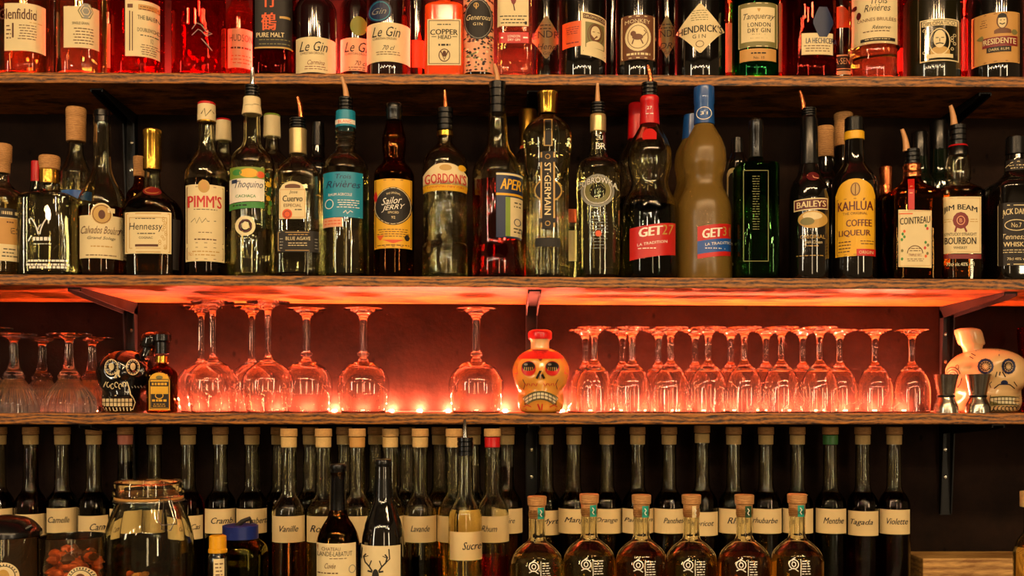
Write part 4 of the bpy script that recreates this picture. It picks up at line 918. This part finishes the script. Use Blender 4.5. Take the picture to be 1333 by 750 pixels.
# irish cream
b = B(1053, [(215, 11.5), (228, 15), (240, 22), (250, 25), (262, 26), (345, 26)], 'black cream liqueur bottle with red arched name band and gold picture', gl='dark_bottle')
b.pourer((1040, 119), (1046, 141), (141, 153, 9.5), 'copper', 3.2); b.part('neck_sleeve', [(152, 10), (155, 11), (215, 12)], 'black_plastic')
L = b.art(); L.p(1050, 1066, 224, 235, 'maroon', 'ell', 2).s_([(1051, 228), (1057, 227), (1059, 231), (1065, 232)], 1, 'salmon', 3); L.p(1033, 1077, 258, 273, 'cream', 'rect', 2, -.05).p(1034.5, 1076, 259.5, 271.5, 'maroon', 'rect', 3, -.05).t('BAILEYS', 1056, 265.5, 37, 8, 'cream', 0, .02, layer=4, skew=-.05)
L.p(1039, 1077, 274, 297, 'gold_ink', 'ell', 2).p(1045, 1070, 276, 286, 'cream', 'ell', 3).p(1042, 1060, 283, 293, 'olive', 'ell', 3.5).t('ORIGINAL', 1058, 308, 32, 5, 'gold_ink').t('Irish Cream', 1059, 315, 22, 4, 'cream', .3).l(1047, 1068, 318, 322, 1, 'gold_ink').l(1036, 1072, 331, 334, 1, 'gold_ink'); b.done(L)
# coffee liqueur
b = B(1112, [(182, 12), (200, 12.5), (212, 14), (222, 20), (232, 26), (242, 28.5), (345, 28.5)], 'dark coffee liqueur bottle with tall arched yellow label', gl='dark_bottle')
b.part('cap', [(153, 10.5), (155, 12), (172, 12.3)], 'black_plastic').part('neck_band', [(172.2, 12.6), (183, 12.8)], 'yellow'); 
L = b.lab(1086.5, 1139, 232, 333, 'yellow', 'arch'); L.frame(1088, 1138, 258, 331, .6, 'brown').p(1107, 1120, 237, 255, 'gold_ink', 'ell', 2).ring(1113.5, 246, 5.4, 8, 1, 'brown', 3).s_([(1113.5, 239), (1113.5, 253)], 1, 'brown', 3).t('KAHLÚA', 1113, 266, 47, 15, 'maroon', 0, .015).t('THE ORIGINAL', 1113, 277.5, 32, 3.4, 'brown_ink').t('COFFEE', 1118, 290, 33, 9, 'maroon', 0, .015).t('LIQUEUR', 1112, 303.5, 42, 9, 'maroon', 0, .015).l(1090, 1108, 312, 329, 4, 'brown_ink').l(1120, 1137, 312, 319, 2, 'brown_ink').p(1115, 1139, 324, 333, 'red', layer=3).t('ORIGIN', 1127, 328.5, 18, 4, 'cream', layer=4); b.done(L)
# orange liqueur
b = B(1187.5, [(214, 9), (232, 11), (240, 16), (247, 26), (252, 32), (258, 33.5), (345, 34)], 'square amber liqueur bottle with copper band, red ribbon and cream label', gl='amber_glass', n=6, dr=.8, liq=('brown_liquor', 262))
b.pourer((1173, 169), (1180, 195), (194, 216, 9.5), 'tan_plastic', 3.8); b.part('neck_band', [(214, 10.8), (217, 11.4), (219, 10.8), (223, 10.8), (225, 11.6), (227, 10.8), (232, 11)], 'copper')
L = b.lab(1169.5, 1212.5, 273.5, 348, 'cream', skew=.03); L.frame(1171, 1211, 275, 346, .6, 'gold_ink').t('COINTREAU', 1191, 287, 39, 9, 'ink', 0, .01, skew=-.07).p(1170, 1188, 277.5, 279, 'orange').ring(1191, 330, 10, 10, 1, 'brown_ink', 2, 14, 180, 360).t('TRIPLE SEC', 1191, 332, 17, 3, 'dark_red').l(1182, 1200, 322, 328, 2, 'brown_ink').l(1180, 1203, 336, 341, 2, 'brown_ink')
for q in range(13): L.p(*(lambda u, v: (u-1.6, u+1.6, v-2, v+2))(R.choice([1174.5, 1178, 1204, 1207.5])+R.uniform(-1, 1), 294+q*3.6), R.choice(['orange', 'red', 'green', 'olive']), 'ell', 2)
b.done(L)
L = b.art(); L.p(1182, 1190, 233, 273, 'red', layer=4).l(1184, 1188, 236, 271, 8, 'salmon'); b.done(L, name='ribbon')
# bourbon
b = B(1247, [(203, 13), (207, 14.5), (220, 15.8), (233, 16), (238, 14), (243, 20), (248, 27), (253, 30), (345, 30)], 'bourbon pourer bottle with bulged neck, cream label and red rosette', n=4, dr=.85, liq=('amber', 246), back=.022)
b.pourer((1236, 138), (1242, 163), (163, 191, 10.5), 'tan_plastic', 3.8); b.part('neck_sleeve', [(190, 11), (192, 12), (204, 13)], 'black_plastic').part('neck_ring', [(189.5, 11.6), (192, 12.2)], 'red_plastic')
L = b.lab(1223.5, 1277, 256, 330, 'cream', 'rect'); L.frame(1225, 1275.5, 258, 328, .5, 'gold_ink').t('JIM BEAM', 1250, 270.5, 44, 9, 'ink', 0, .015, arc=4).p(1241, 1260, 277, 297, 'dark_red', 'ell', 2).ring(1250.5, 287, 9.5, 10, 2, 'dark_red', 2, 12).ring(1250.5, 287, 5, 5.5, 1, 'salmon', 3).t('B', 1250.5, 287, 3.4, 5, 'salmon', layer=3)
L.s_([(1245, 295), (1243, 302)], 2.4, 'dark_red').s_([(1255, 295), (1258, 302)], 2.4, 'dark_red').t('KENTUCKY STRAIGHT', 1250, 305, 42, 4, 'ink').t('BOURBON', 1250, 313.5, 41, 9, 'ink', 0, .02).t('WHISKEY', 1250, 322.5, 18, 3.6, 'ink').l(1228, 1239, 284, 290, 2, 'gold_ink').l(1262, 1273, 284, 290, 2, 'gold_ink').p(1223.5, 1277, 331, 337, 'dark_red', layer=1).t('70cl alc.40% vol', 1250, 344, 36, 4.5, 'pale_tooth'); b.done(L)
# square tennessee whiskey
b = B(1322, [(203, 12), (210, 13), (224, 14), (234, 20), (241, 30), (248, 33), (345, 33)], 'square whiskey bottle with black label and white lettering at the right edge', gl='dark_bottle', n=6, dr=.95)
b.part('cap', [(178, 11), (180, 12.3), (202, 12.8)], 'black_plastic')
L = b.lab(1297, 1350, 264, 346, 'ink'); L.frame(1299, 1349, 267, 344, 1.1, 'cream').t('JACK DANIELS', 1325, 276, 46, 10, 'cream', 0, .015, arc=3).ring(1323, 293, 15, 7, 1, 'cream').t('No.7', 1323, 293, 13, 6, 'cream').t('Tennessee', 1324, 308, 40, 7, 'cream', .3).t('WHISKEY', 1324, 318, 36, 6, 'cream', 0, .015).l(1304, 1345, 324, 330, 2, 'cream').t('70cl 40% vol', 1324, 337, 26, 3.4, 'cream'); b.done(L)
L = b.art(.0004); L.p(1307, 1336, 207, 221, 'ink', layer=1).s_([(1309, 216), (1316, 211), (1326, 210), (1335, 213)], 1, 'cream', 3).l(1311, 1333, 213, 220, 2, 'cream'); b.done(L)

# shelf 2: back row
def BB(px, prof, label, cap, capp, liq=None, gl='clear_glass', **k):
    b = B(px, prof, label, gl=gl, back={829: .125, 900: .125, 1098: .15, 1222: .15}.get(px, BK), liq=liq, **k)
    b.part('cap', capp, cap); return b
b = BB(99, [(184, 9), (200, 10), (215, 15), (228, 20), (345, 20)], 'clear bottle with tan cap and blue label behind the squat flask', 'cork_wood', [(141, 12), (143, 12.6), (153, 12.6), (154, 12), (156, 12.4), (185, 12)], ('water', 235))
L = b.lab(80, 119, 247, 259, 'blue'); L.l(98, 114, 265, 300, 6, 'grey'); b.done(L)
BB(181, [(228, 6), (240, 7), (255, 16), (345, 18)], 'amber bottle with small cork behind the cognac bottle', 'cork_wood', [(204, 7.5), (214, 7.5), (215, 7), (230, 7)], ('amber', 250), 'amber_glass')
b = BB(47, [(235, 6), (250, 8), (262, 15), (345, 15)], 'dark bottle with red cap behind the squat flask, far left', 'red_plastic', [(210, 6), (237, 6.5)], None, 'dark_bottle')
BB(291, [(183, 9), (200, 10), (215, 20), (228, 25), (345, 25)], 'spare bottle with white and red cap behind the red-lettered cream label one', 'cream', [(157, 9.5), (184, 10.3)], ('brown_liquor', 230)).part('cap_top', [(155.5, 9), (158, 10)], 'red_plastic')
b = BB(354, [(178, 9), (195, 10), (208, 21), (218, 25), (345, 25)], 'spare cachaça bottle with pale green cap behind the tropical label one', 'cream', [(151, 10.5), (179, 11.2)], ('water', 225)); b.part('cap_top', [(149.5, 10), (152, 11.2)], 'lime')
BB(414, [(190, 8), (205, 10), (215, 20), (225, 22), (345, 22)], 'black bottle standing behind the tequila with arched label', 'black_plastic', [(160, 8), (191, 9)], None, 'dark_bottle')
b = BB(687, [(190, 8), (198, 12), (210, 22), (222, 27), (345, 27)], 'orange-labelled bottle with gold cap behind the fluted bottle', 'gold', [(143, 11), (145, 12), (191, 11)], ('pale_amber', 230)); b.done(b.lab(672, 690, 180, 192, 'orange'))
b = BB(744, [(292, 12), (345, 12)], 'small clear miniature behind the fluted bottle and the vodka', 'orange', [(274, 11), (292, 11.5)], ('water', 300)); b.done(b.lab(737, 751, 300, 340, 'cream'))
BB(829, [(180, 10.5), (200, 20), (215, 26), (236, 22), (270, 33), (345, 33)], 'spare mint liqueur bottle with red cap behind the first one', 'red_plastic', [(135, 10), (137, 11.2), (150, 11.2), (182, 12)], ('green_black', 260), n=2)
b = BB(900, [(180, 10.5), (200, 20), (215, 22), (236, 19), (270, 28), (345, 30)], 'spare frosted liqueur bottle with blue cap behind the first one', 'blue_plastic', [(150, 10), (182, 12)], None, 'frosted_glass')
b = BB(960, [(200, 9), (214, 14), (345, 15)], 'dark bottle with white-bordered label behind the green square one', 'black_plastic', [(180, 8), (201, 9)], None, 'dark_bottle'); L = b.lab(946, 962, 218, 345, 'cream', 'arch'); L.p(948.5, 962, 224, 342, 'ink', 'arch', 2).p(950, 960, 270, 280, 'red'); b.done(L)
BB(1074, [(205, 9), (225, 12), (240, 22), (345, 24)], 'dark bottle with ribbed tan cap behind the cream liqueur', 'cork_wood', [(165, 10.5), (167, 11.2), (172, 11.2), (173, 10.8), (205, 11)], None, 'dark_bottle')
BB(1098, [(190, 10), (215, 12), (232, 22), (345, 22)], 'dark bottle with tall tan cap behind the coffee liqueur', 'cork_wood', [(147.5, 11), (149, 12), (155, 12), (156, 11.4), (191, 12)], None, 'dark_bottle')
b = BB(1153, [(254, 8), (268, 14), (345, 18)], 'bottle with shiny copper cap left of the orange liqueur', 'copper', [(217, 7.5), (218.5, 8.6), (240, 8.4), (242, 7.8), (244, 8.6), (254, 8)], ('blood', 262), 'amber_glass')
BB(1197, [(205, 10), (225, 12), (240, 19), (345, 22)], 'green-black bottle with dark cap behind the orange liqueur, the lower one', 'black_plastic', [(172, 9.6), (174, 10.2), (206, 10)], None, 'green_bottle')
BB(1222, [(195, 10.5), (225, 12), (240, 19), (345, 22)], 'green-black bottle with dark cap behind the bourbon, the taller one', 'black_plastic', [(157, 10.5), (159, 11.2), (196, 11)], None, 'green_bottle')
BB(1290, [(260, 8), (275, 14), (345, 15)], 'dark low bottle between the bourbon and the square whiskey', 'black_plastic', [(245, 8), (261, 8.5)], None, 'dark_bottle')

# ================================================================== shelf 1: backlit spirits
def T(px, hw, label, gl='clear_glass', liq=None, sh=-30, nk=11, n=2, dr=1, back=0, cap='black_plastic', base=None, name='liquor_bottle', top=-130, **k):
    prof = [(top, nk), (sh-30, nk+1), (sh-16, nk+(hw-nk)*.35), (sh-6, nk+(hw-nk)*.85), (sh+4, hw), (60, hw)]+(base or [])+[(84, hw if not base else base[-1][1])]
    b = Bot(name, label, px, 1, prof, gl=gl, liq=liq and (liq, -28 if liq != 'x' else 0), n=n, dr=dr, back=back, **k)
    b.part('cap', [(top-22, nk+1.5), (top+4, nk+2)], cap); return b
b = T(34, 30.5, 'whisky bottle with cream label and big brown lettering, leftmost on the top shelf', liq='copper_liquor', n=3)
L = b.lab(6, 64, 4, 66, 'cream'); L.t('Glenfiddich', 26, 18, 54, 14, 'brown_ink', 0, .01).l(36, 60, 27, 30, 1, 'gold_ink').s_([(17, 30), (17, 49)], 2.2, 'brown_ink').l(23, 54, 31, 52, 6, 'brown_ink').l(8, 15, 31, 52, 4, 'brown_ink'); b.done(L)
b = T(106.5, 28.5, 'clear whisky bottle with cream label and grey hexagonal emblem', liq='pale_amber', n=3)
L = b.lab(83, 130, 8, 62, 'cream'); L.t('SINGLE GRAIN', 105, 30, 22, 3.4, 'ink').l(95, 127, 35, 58, 6, 'brown_ink'); 
L.p(102, 122, 4, 24, 'grey', 'hex', 2).ring(112, 14, 8.5, 8.5, 1.2, 'cream', 3, 6).ring(112, 14, 5, 5, 1, 'cream', 3, 6).ring(112, 14, 10, 10.4, 1.4, 'olive', 3, 6); b.done(L)
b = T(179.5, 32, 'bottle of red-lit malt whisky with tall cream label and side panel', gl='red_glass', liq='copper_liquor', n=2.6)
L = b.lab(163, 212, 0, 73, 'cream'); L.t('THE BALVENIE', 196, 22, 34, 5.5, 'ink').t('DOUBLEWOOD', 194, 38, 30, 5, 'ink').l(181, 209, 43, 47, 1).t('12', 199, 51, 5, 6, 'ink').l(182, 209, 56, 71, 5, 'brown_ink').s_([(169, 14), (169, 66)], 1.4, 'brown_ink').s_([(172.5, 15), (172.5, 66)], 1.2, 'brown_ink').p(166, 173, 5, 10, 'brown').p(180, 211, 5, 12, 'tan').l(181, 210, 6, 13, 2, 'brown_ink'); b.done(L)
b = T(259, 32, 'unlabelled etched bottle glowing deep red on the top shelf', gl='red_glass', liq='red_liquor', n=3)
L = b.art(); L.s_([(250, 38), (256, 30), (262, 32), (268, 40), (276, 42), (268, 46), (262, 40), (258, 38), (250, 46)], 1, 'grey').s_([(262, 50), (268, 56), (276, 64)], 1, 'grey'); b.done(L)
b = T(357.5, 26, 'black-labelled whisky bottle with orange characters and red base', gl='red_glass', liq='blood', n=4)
L = b.lab(332, 383, -60, 63, 'ink'); L.t('竹', 350, -1, 19, 21, 'orange', 0, .02).t('鶴', 350, 28, 20, 23, 'orange', 0, .02).t('PURE MALT', 352, 45.5, 36, 6, 'cream', 0, .01).l(335, 380, 49, 60, 2, 'olive', .2).p(332, 383, 61, 63, 'gold_ink', layer=3).p(364, 378, 21, 24, 'gold_ink'); b.done(L)
for px, hw, x0, x1, y0, y1, bk, lb, sh in ((411, 27, 385.5, 437, 48, 94, 0, 'dark red round-shouldered gin bottle with low cream handwritten label', 14), (464, 22, 443.5, 486, 49, 92, .09, 'gin bottle with green seal half hidden behind the blue-sealed one', 14), (506, 28.5, 478, 533.5, 29, 80, 0, 'dark gin bottle with round blue seal and cream handwritten label', -8)):
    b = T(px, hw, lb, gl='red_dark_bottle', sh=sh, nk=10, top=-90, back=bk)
    L = b.lab(x0, x1, y0, y1, 'cream'); c = (x0+x1)/2-(3 if px != 464 else -2)
    L.t('Le Gin', c, y0+12, 36, 13, 'ink', .35, -.01).t('CHRISTIAN DROUIN', c-2, y0+21, 30, 3, 'brown_ink').t('Carmina' if px == 411 else '70 cl', c+3, y0+33, 22 if px == 411 else 16, 6, 'dark_red' if px == 411 else 'ink', .4, -.01).l(x0+10, x1-10, y0+37, y0+43, 2, 'dark_red' if px == 411 else 'brown_ink')
    if px == 464: L.p(456, 478, 21, 46, 'lime', 'ell', 2)
    if px == 506: L.p(479, 510, 0, 28, 'navy', 'ell', 2).ring(494.5, 14, 13, 12, 1, 'teal', 3).t('Gin', 494, 14, 18, 8, 'grey', .4, layer=3)
    b.done(L)
# orange flat square
b = Bot('liquor_bottle', 'flat square orange bottle with small neck and cream label', 578.5, 1, [(-6, 8), (1, 8.5), (5, 11), (8, 20), (12, 24.6), (84, 25)], gl='orange_bottle', n=8, dr=.62)
b.part('cap', [(-26, 9), (-7, 9.4)], 'copper').part('neck_ring', [(-1, 10), (2, 10.6), (4, 10)], 'copper')
L = b.lab(556.5, 600, 25, 85, 'cream'); L.frame(558.5, 598, 27, 83, .8, 'brown_ink').t('COPPER', 578, 41.5, 36, 7, 'ink', 0, .015, arc=1).t('HEAD', 579, 48.5, 17, 5, 'ink', 0, .01).s_([(562, 48), (568, 48)], .8, 'ink').s_([(589, 48), (595, 48)], .8, 'ink').l(569, 588, 56, 61, 1, 'ink', .5).l(568, 588, 30, 34, 1).ring(578.5, 72, 7, 8, 1.2, 'brown_ink').s_([(574, 67), (578.5, 78), (583, 67)], 1.6, 'brown_ink').p(576, 581, 66, 74, 'brown_ink', 'ell', 2); b.done(L)
# mottled bottle
b = T(623, 20, 'narrow mottled cream and black bottle with black oval label', gl='dark_bottle', n=2.4, top=-90)
L = b.lab(603.5, 642.5, -60, 93, 'salmon')
for q in range(230):
    u, v = R.uniform(605, 641), R.uniform(-20, 92); L.p(u-R.uniform(1, 2.6), u+R.uniform(1, 2.6), v-R.uniform(.8, 2), v+R.uniform(.8, 2), R.choice(['ink', 'ink', 'cream', 'maroon', 'olive']), 'hex', 1.4+q*.002, nx=3)
L.p(604.5, 641, -2, 51.5, 'ink', 'ell', 3.4).ring(622.5, 25, 16.6, 25, .9, 'grey', 5).t('Generous', 623, 22.5, 30, 7, 'cream', .3, -.005, layer=5).t('GIN', 622, 31.5, 12, 3.6, 'cream', layer=5, sp=1.3).s_([(620, 12), (620, 4)], 1.6, 'gold_ink', 5).ring(620, 7, 3, 3, 1, 'gold_ink', 5, 8); b.done(L)
# clear gin with red band
b = T(670, 22.5, 'square clear gin bottle with white label, red band and pink glow', liq='water', n=6, dr=.95, sh=-20)
L = b.lab(648, 688, -15, 34, 'cream'); L.p(664, 673, -14, 6, 'dark_red', 'hex', 2).s_([(668.5, 6), (670, 14)], 1.5, 'brown_ink').l(651, 686, 19, 32, 3).p(683, 686, 28, 32, 'ink').p(650, 688, 42, 56, 'red', layer=1).t('LONDON', 669, 47.3, 16, 3.4, 'white_ink').t('DRY GIN', 669, 51.8, 16, 3.2, 'white_ink').p(652, 655, 48, 50, 'white_ink').p(681, 687, 48, 50, 'white_ink'); b.done(L)
# diamond-label gins
for px, hw, bk, lb, x0, x1, y0, y1 in ((711, 20, .085, 'dark gin bottle with half-hidden diamond label beside the red-banded clear bottle', 694, 746, 17, 80), (868, 16, .085, 'dark gin bottle mostly hidden between two others, diamond label edge showing', 838, 894, 17, 78), (911, 33, 0, 'broad black gin bottle with full cream diamond label', 880, 944, 3, 70)):
    b = T(px, hw, lb, gl='dark_bottle', back=bk, sh=-22 if bk == 0 else 2, nk=12, top=-90, cap='black_plastic')
    L = b.lab(max(x0, px-hw+1), min(x1, px+hw-1), y0, y1, 'cream', 'dia') if bk == 0 else b.lab(px-hw+.5, px+hw-.5, y0+2, y1-2, 'olive', 'dia'); c = (x0+x1)/2; m_ = (y0+y1)/2
    if bk == 0:
        L.s_([(880+3, 37), (912, 6), (941, 37), (912, 67), (883, 37)], .9, 'gold_ink').t("HENDRICK'S", 911.5, 37, 57, 9.5, 'ink', 0, .008, skew=-.03).t('G I N', 910, 47, 17, 5, 'ink').ring(911, 57, 5, 4, .8, 'brown_ink').l(899, 922, 12, 27, 5, 'olive', .3)
    else: L.t('ENDR', px, m_-4, hw*1.7, 9, 'ink').t('Hend' if px == 711 else 'DRI', px+1, m_+12, hw*1.3, 8, 'ink', .3).t('GIN', px+2, m_+21, 12, 4, 'ink'); L.l(px-10, px+10, m_-18, m_-9, 2)
    b.done(L)
# rum with portrait
b = T(758, 31.5, 'black rum bottle with orange tag and cream portrait label', gl='dark_bottle', sh=-20)
L = b.lab(756, 788.5, 17, 73, 'cream', skew=.14); L.p(759, 787, 19, 25.5, 'brown_ink', skew=.14).t('DIPLOMATICO', 773, 22.4, 26, 3.6, 'cream', skew=.14, layer=3).p(762, 786, 29, 62, 'olive', layer=1.6, skew=.08).ring(775, 44, 10, 14, 1, 'brown').p(767, 783, 31, 54, 'brown', 'ell', 2.2).p(769, 781, 33, 51, 'cream', 'ell', 3).p(763, 785, 53, 62, 'cream', 'dome', 2.6).s_([(771, 41), (774, 41)], .9, 'brown', 3.6).s_([(777, 41), (780, 41)], .9, 'brown', 3.6).s_([(769, 46), (773, 50), (777, 46)], 2, 'brown', 3.5).s_([(759, 66), (787, 70)], 1.4, 'olive')
L2 = b.lab(732.5, 757, 27, 60, 'orange', skew=-.04); L2.l(737, 754, 33, 44, 4, 'dark_red').l(737, 754, 52, 57, 1, 'dark_red'); b.done(L, L2)
# monkey-label gin
b = T(829.5, 28, 'black apothecary gin bottle with bordered label and round emblem', gl='dark_bottle', sh=-2, top=-50, nk=13)
L = b.lab(808.5, 852.5, 19, 77, 'brown'); L.frame(810, 851, 21, 75, 1.2, 'cream').ring(830.5, 48, 15, 17, 3.2, 'cream').p(817, 844, 33, 63, 'cream', 'ell', 2.4).ring(830.5, 48, 13, 15, .8, 'brown', 3).t('MONKEY', 830, 27, 32, 5, 'cream', arc=1.5).l(814, 848, 68, 72, 1, 'cream', .7)
L.p(823, 837, 44, 52, 'brown', 'ell', 3).p(821, 828, 40, 47, 'brown', 'ell', 3.2).s_([(825, 51), (823, 57)], 1.6, 'brown', 3).s_([(834, 51), (837, 57)], 1.6, 'brown', 3).s_([(837, 47), (841, 42), (838, 39)], 1.2, 'brown', 3); b.done(L)
# green gin
b = T(983, 29, 'green glass gin bottle with cream label and black lettering', gl='green_glass', liq='water', n=2.4)
L = b.lab(961, 1012, 3, 61, 'olive', 'rect'); L.frame(962, 1011, 4, 60, 1, 'cream').p(965, 1008, 9, 54, 'cream', layer=2).t('Tanqueray', 988, 22, 40, 10, 'ink', .35, layer=3).t('LONDON', 988, 32, 29, 5.6, 'ink', 0, .01, layer=3, sp=1.15).t('DRY GIN', 988, 39.5, 29, 5.6, 'ink', 0, .01, layer=3, sp=1.15).l(978, 998, 43, 46, 1).l(974, 1003, 48, 51, 1, 'brown_ink').p(985.5, 990, 11, 17, 'gold_ink', 'tri', 3)
L2 = b.lab(963, 1010, 63, 79, 'tan'); L2.l(976, 1000, 66, 72, 1).t('No. 10', 988, 75, 14, 3.4, 'ink'); b.done(L, L2)
# dark rum w. blue seal
b = T(1053, 32.5, 'deep red rum bottle with low cream label and blue pointed seal', gl='red_glass', liq='blood', n=3)
L = b.lab(1043.5, 1084, 43, 71, 'cream'); L.t('LA HECHICERA', 1069, 53, 40, 7, 'navy', 0, .01).l(1046, 1082, 58, 68, 3, 'brown_ink').p(1058.5, 1084, 9, 48, 'navy', 'hex', 2.6); b.done(L)
b = T(1094, 17, 'narrow bottle with orange shoulder and black lettered base label behind the blue-sealed rum', gl='red_dark_bottle', back=.085, sh=10, top=-60)
L = b.lab(1079, 1108, 71, 97, 'cream'); L.p(1079, 1108, 73, 89, 'ink').t('HA·SEN', 1094, 79.5, 24, 8, 'cream').p(1079, 1108, 90, 92, 'ink'); L2 = b.lab(1080, 1107, 8, 36, 'orange', 'dome'); b.done(L, L2)
# agricole rum
b = T(1137.5, 31, 'rum bottle with tall cream label above a ribbed pink glass base', liq='pale_amber', base=[(62, 31.5), (66, 32), (72, 28.5), (80, 28.5)], n=2.2)
L = b.lab(1107, 1168, -45, 56, 'cream'); L.t('Trois', 1144, 0, 22, 9, 'ink', .2).t('Rivières', 1142, 9.5, 34, 9, 'ink', .3).t('CANNES BRULÉES', 1140, 24, 52, 5.4, 'brown_ink').s_([(1118, 18), (1167, 18)], .7, 'gold_ink').t('Réserve', 1147, 35, 24, 5, 'ink', .4).l(1120, 1162, 38, 42, 1, 'brown_ink').p(1120, 1165, 48, 53, 'ink').l(1124, 1160, 49, 52, 1, 'cream').p(1112, 1121, 12, 22, 'maroon', 'ell', 2).p(1109, 1113, 2, 8, 'maroon', 'ell', 2); b.done(L)
# olive rum
b = T(1213, 35.5, 'broad olive-black rum bottle with dark framed portrait label', gl='olive_bottle', sh=6, nk=13, top=-70)
L = b.lab(1197, 1248, 24, 79, 'cream'); L.p(1198.5, 1246.5, 25.5, 77.5, 'olive_bottle', layer=2).p(1200, 1245, 26.5, 33, 'cream', layer=2.6).t('DIPLOMATICO', 1222, 30, 41, 5, 'ink', layer=3.4).ring(1223, 54, 13, 17, 1.4, 'cream', 3)
L.p(1215, 1231, 39, 62, 'cream', 'ell', 3).p(1211, 1236, 60, 72, 'gold_ink', 'dome', 2.8).s_([(1218, 49), (1221.5, 49)], 1, 'ink', 4).s_([(1225, 49), (1228.5, 49)], 1, 'ink', 4).s_([(1223, 50), (1223, 54)], .8, 'ink', 4).s_([(1218, 57), (1223, 56), (1228, 57)], 1.4, 'ink', 4).p(1206, 1240, 70, 75, 'cream', layer=3.4)
for q in range(10): L.ring(R.choice([1203, 1206, 1239, 1242]), 38+q*3.6, 1.8, 1.8, .7, 'cream', 3, 6)
b.done(L)
b = T(1295, 33, 'dark rum bottle with tan portrait label, rightmost on the top shelf', gl='dark_bottle', sh=-4, nk=12, top=-80)
L = b.lab(1264.5, 1327, 15, 81, 'tan'); L.frame(1266, 1325.5, 17, 79, .8, 'brown').p(1297, 1312, 17, 37, 'brown', 'ell', 2).p(1299, 1310, 19, 36, 'cream', 'ell', 3).p(1299, 1310, 17, 23, 'ink', 'dome', 3.5).s_([(1301, 30), (1304.5, 31.5), (1308, 30)], 1.4, 'ink', 4).s_([(1301.5, 26), (1303.5, 26)], .8, 'ink', 4).s_([(1306, 26), (1308, 26)], .8, 'ink', 4).p(1294, 1316, 36, 43, 'brown', 'dome', 2)
L.p(1273, 1324, 47, 60, 'dark_red', layer=2, skew=-.02).t('PRESIDENTE', 1299, 52.5, 46, 7.5, 'cream', 0, .01, arc=1, layer=4).p(1284, 1316, 60, 67, 'ink', layer=3).t('DARK RUM', 1300, 63.5, 26, 3.6, 'cream', layer=4).l(1270, 1285, 22, 34, 4, 'brown_ink').p(1268, 1277, 43, 50, 'olive', 'hex', 3).p(1316, 1324, 38, 45, 'olive', 'hex', 3); b.done(L)
# behind, in the red light
def TB(px, hw, label, gl, liq, lab=None, sh=-20, **k):
    b = T(px, hw, label, gl=gl, liq=liq, back=.09, sh=sh, **k)
    if lab: L = b.lab(*lab); b.done(L)
    return b
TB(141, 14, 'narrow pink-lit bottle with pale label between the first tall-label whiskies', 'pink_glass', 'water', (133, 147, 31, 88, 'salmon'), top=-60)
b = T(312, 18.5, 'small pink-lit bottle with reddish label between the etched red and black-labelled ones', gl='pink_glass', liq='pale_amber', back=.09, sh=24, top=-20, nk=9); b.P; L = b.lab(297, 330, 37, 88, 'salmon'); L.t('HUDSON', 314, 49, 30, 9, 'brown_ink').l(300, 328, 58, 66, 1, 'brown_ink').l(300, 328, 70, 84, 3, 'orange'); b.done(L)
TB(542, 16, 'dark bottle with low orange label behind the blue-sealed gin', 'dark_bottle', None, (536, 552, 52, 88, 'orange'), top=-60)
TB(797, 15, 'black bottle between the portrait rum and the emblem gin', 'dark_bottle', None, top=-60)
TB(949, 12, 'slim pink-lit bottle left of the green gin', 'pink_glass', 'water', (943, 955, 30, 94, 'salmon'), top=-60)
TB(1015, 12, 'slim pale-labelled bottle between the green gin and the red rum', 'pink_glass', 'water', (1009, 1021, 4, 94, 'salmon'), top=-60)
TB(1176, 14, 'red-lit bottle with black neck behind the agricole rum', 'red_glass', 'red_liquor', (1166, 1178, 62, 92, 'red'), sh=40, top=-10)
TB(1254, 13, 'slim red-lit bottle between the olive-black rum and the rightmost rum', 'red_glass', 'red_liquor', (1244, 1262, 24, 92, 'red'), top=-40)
TB(70, 12, 'dark slim bottle between the two leftmost whiskies', 'red_dark_bottle', None, top=-60)
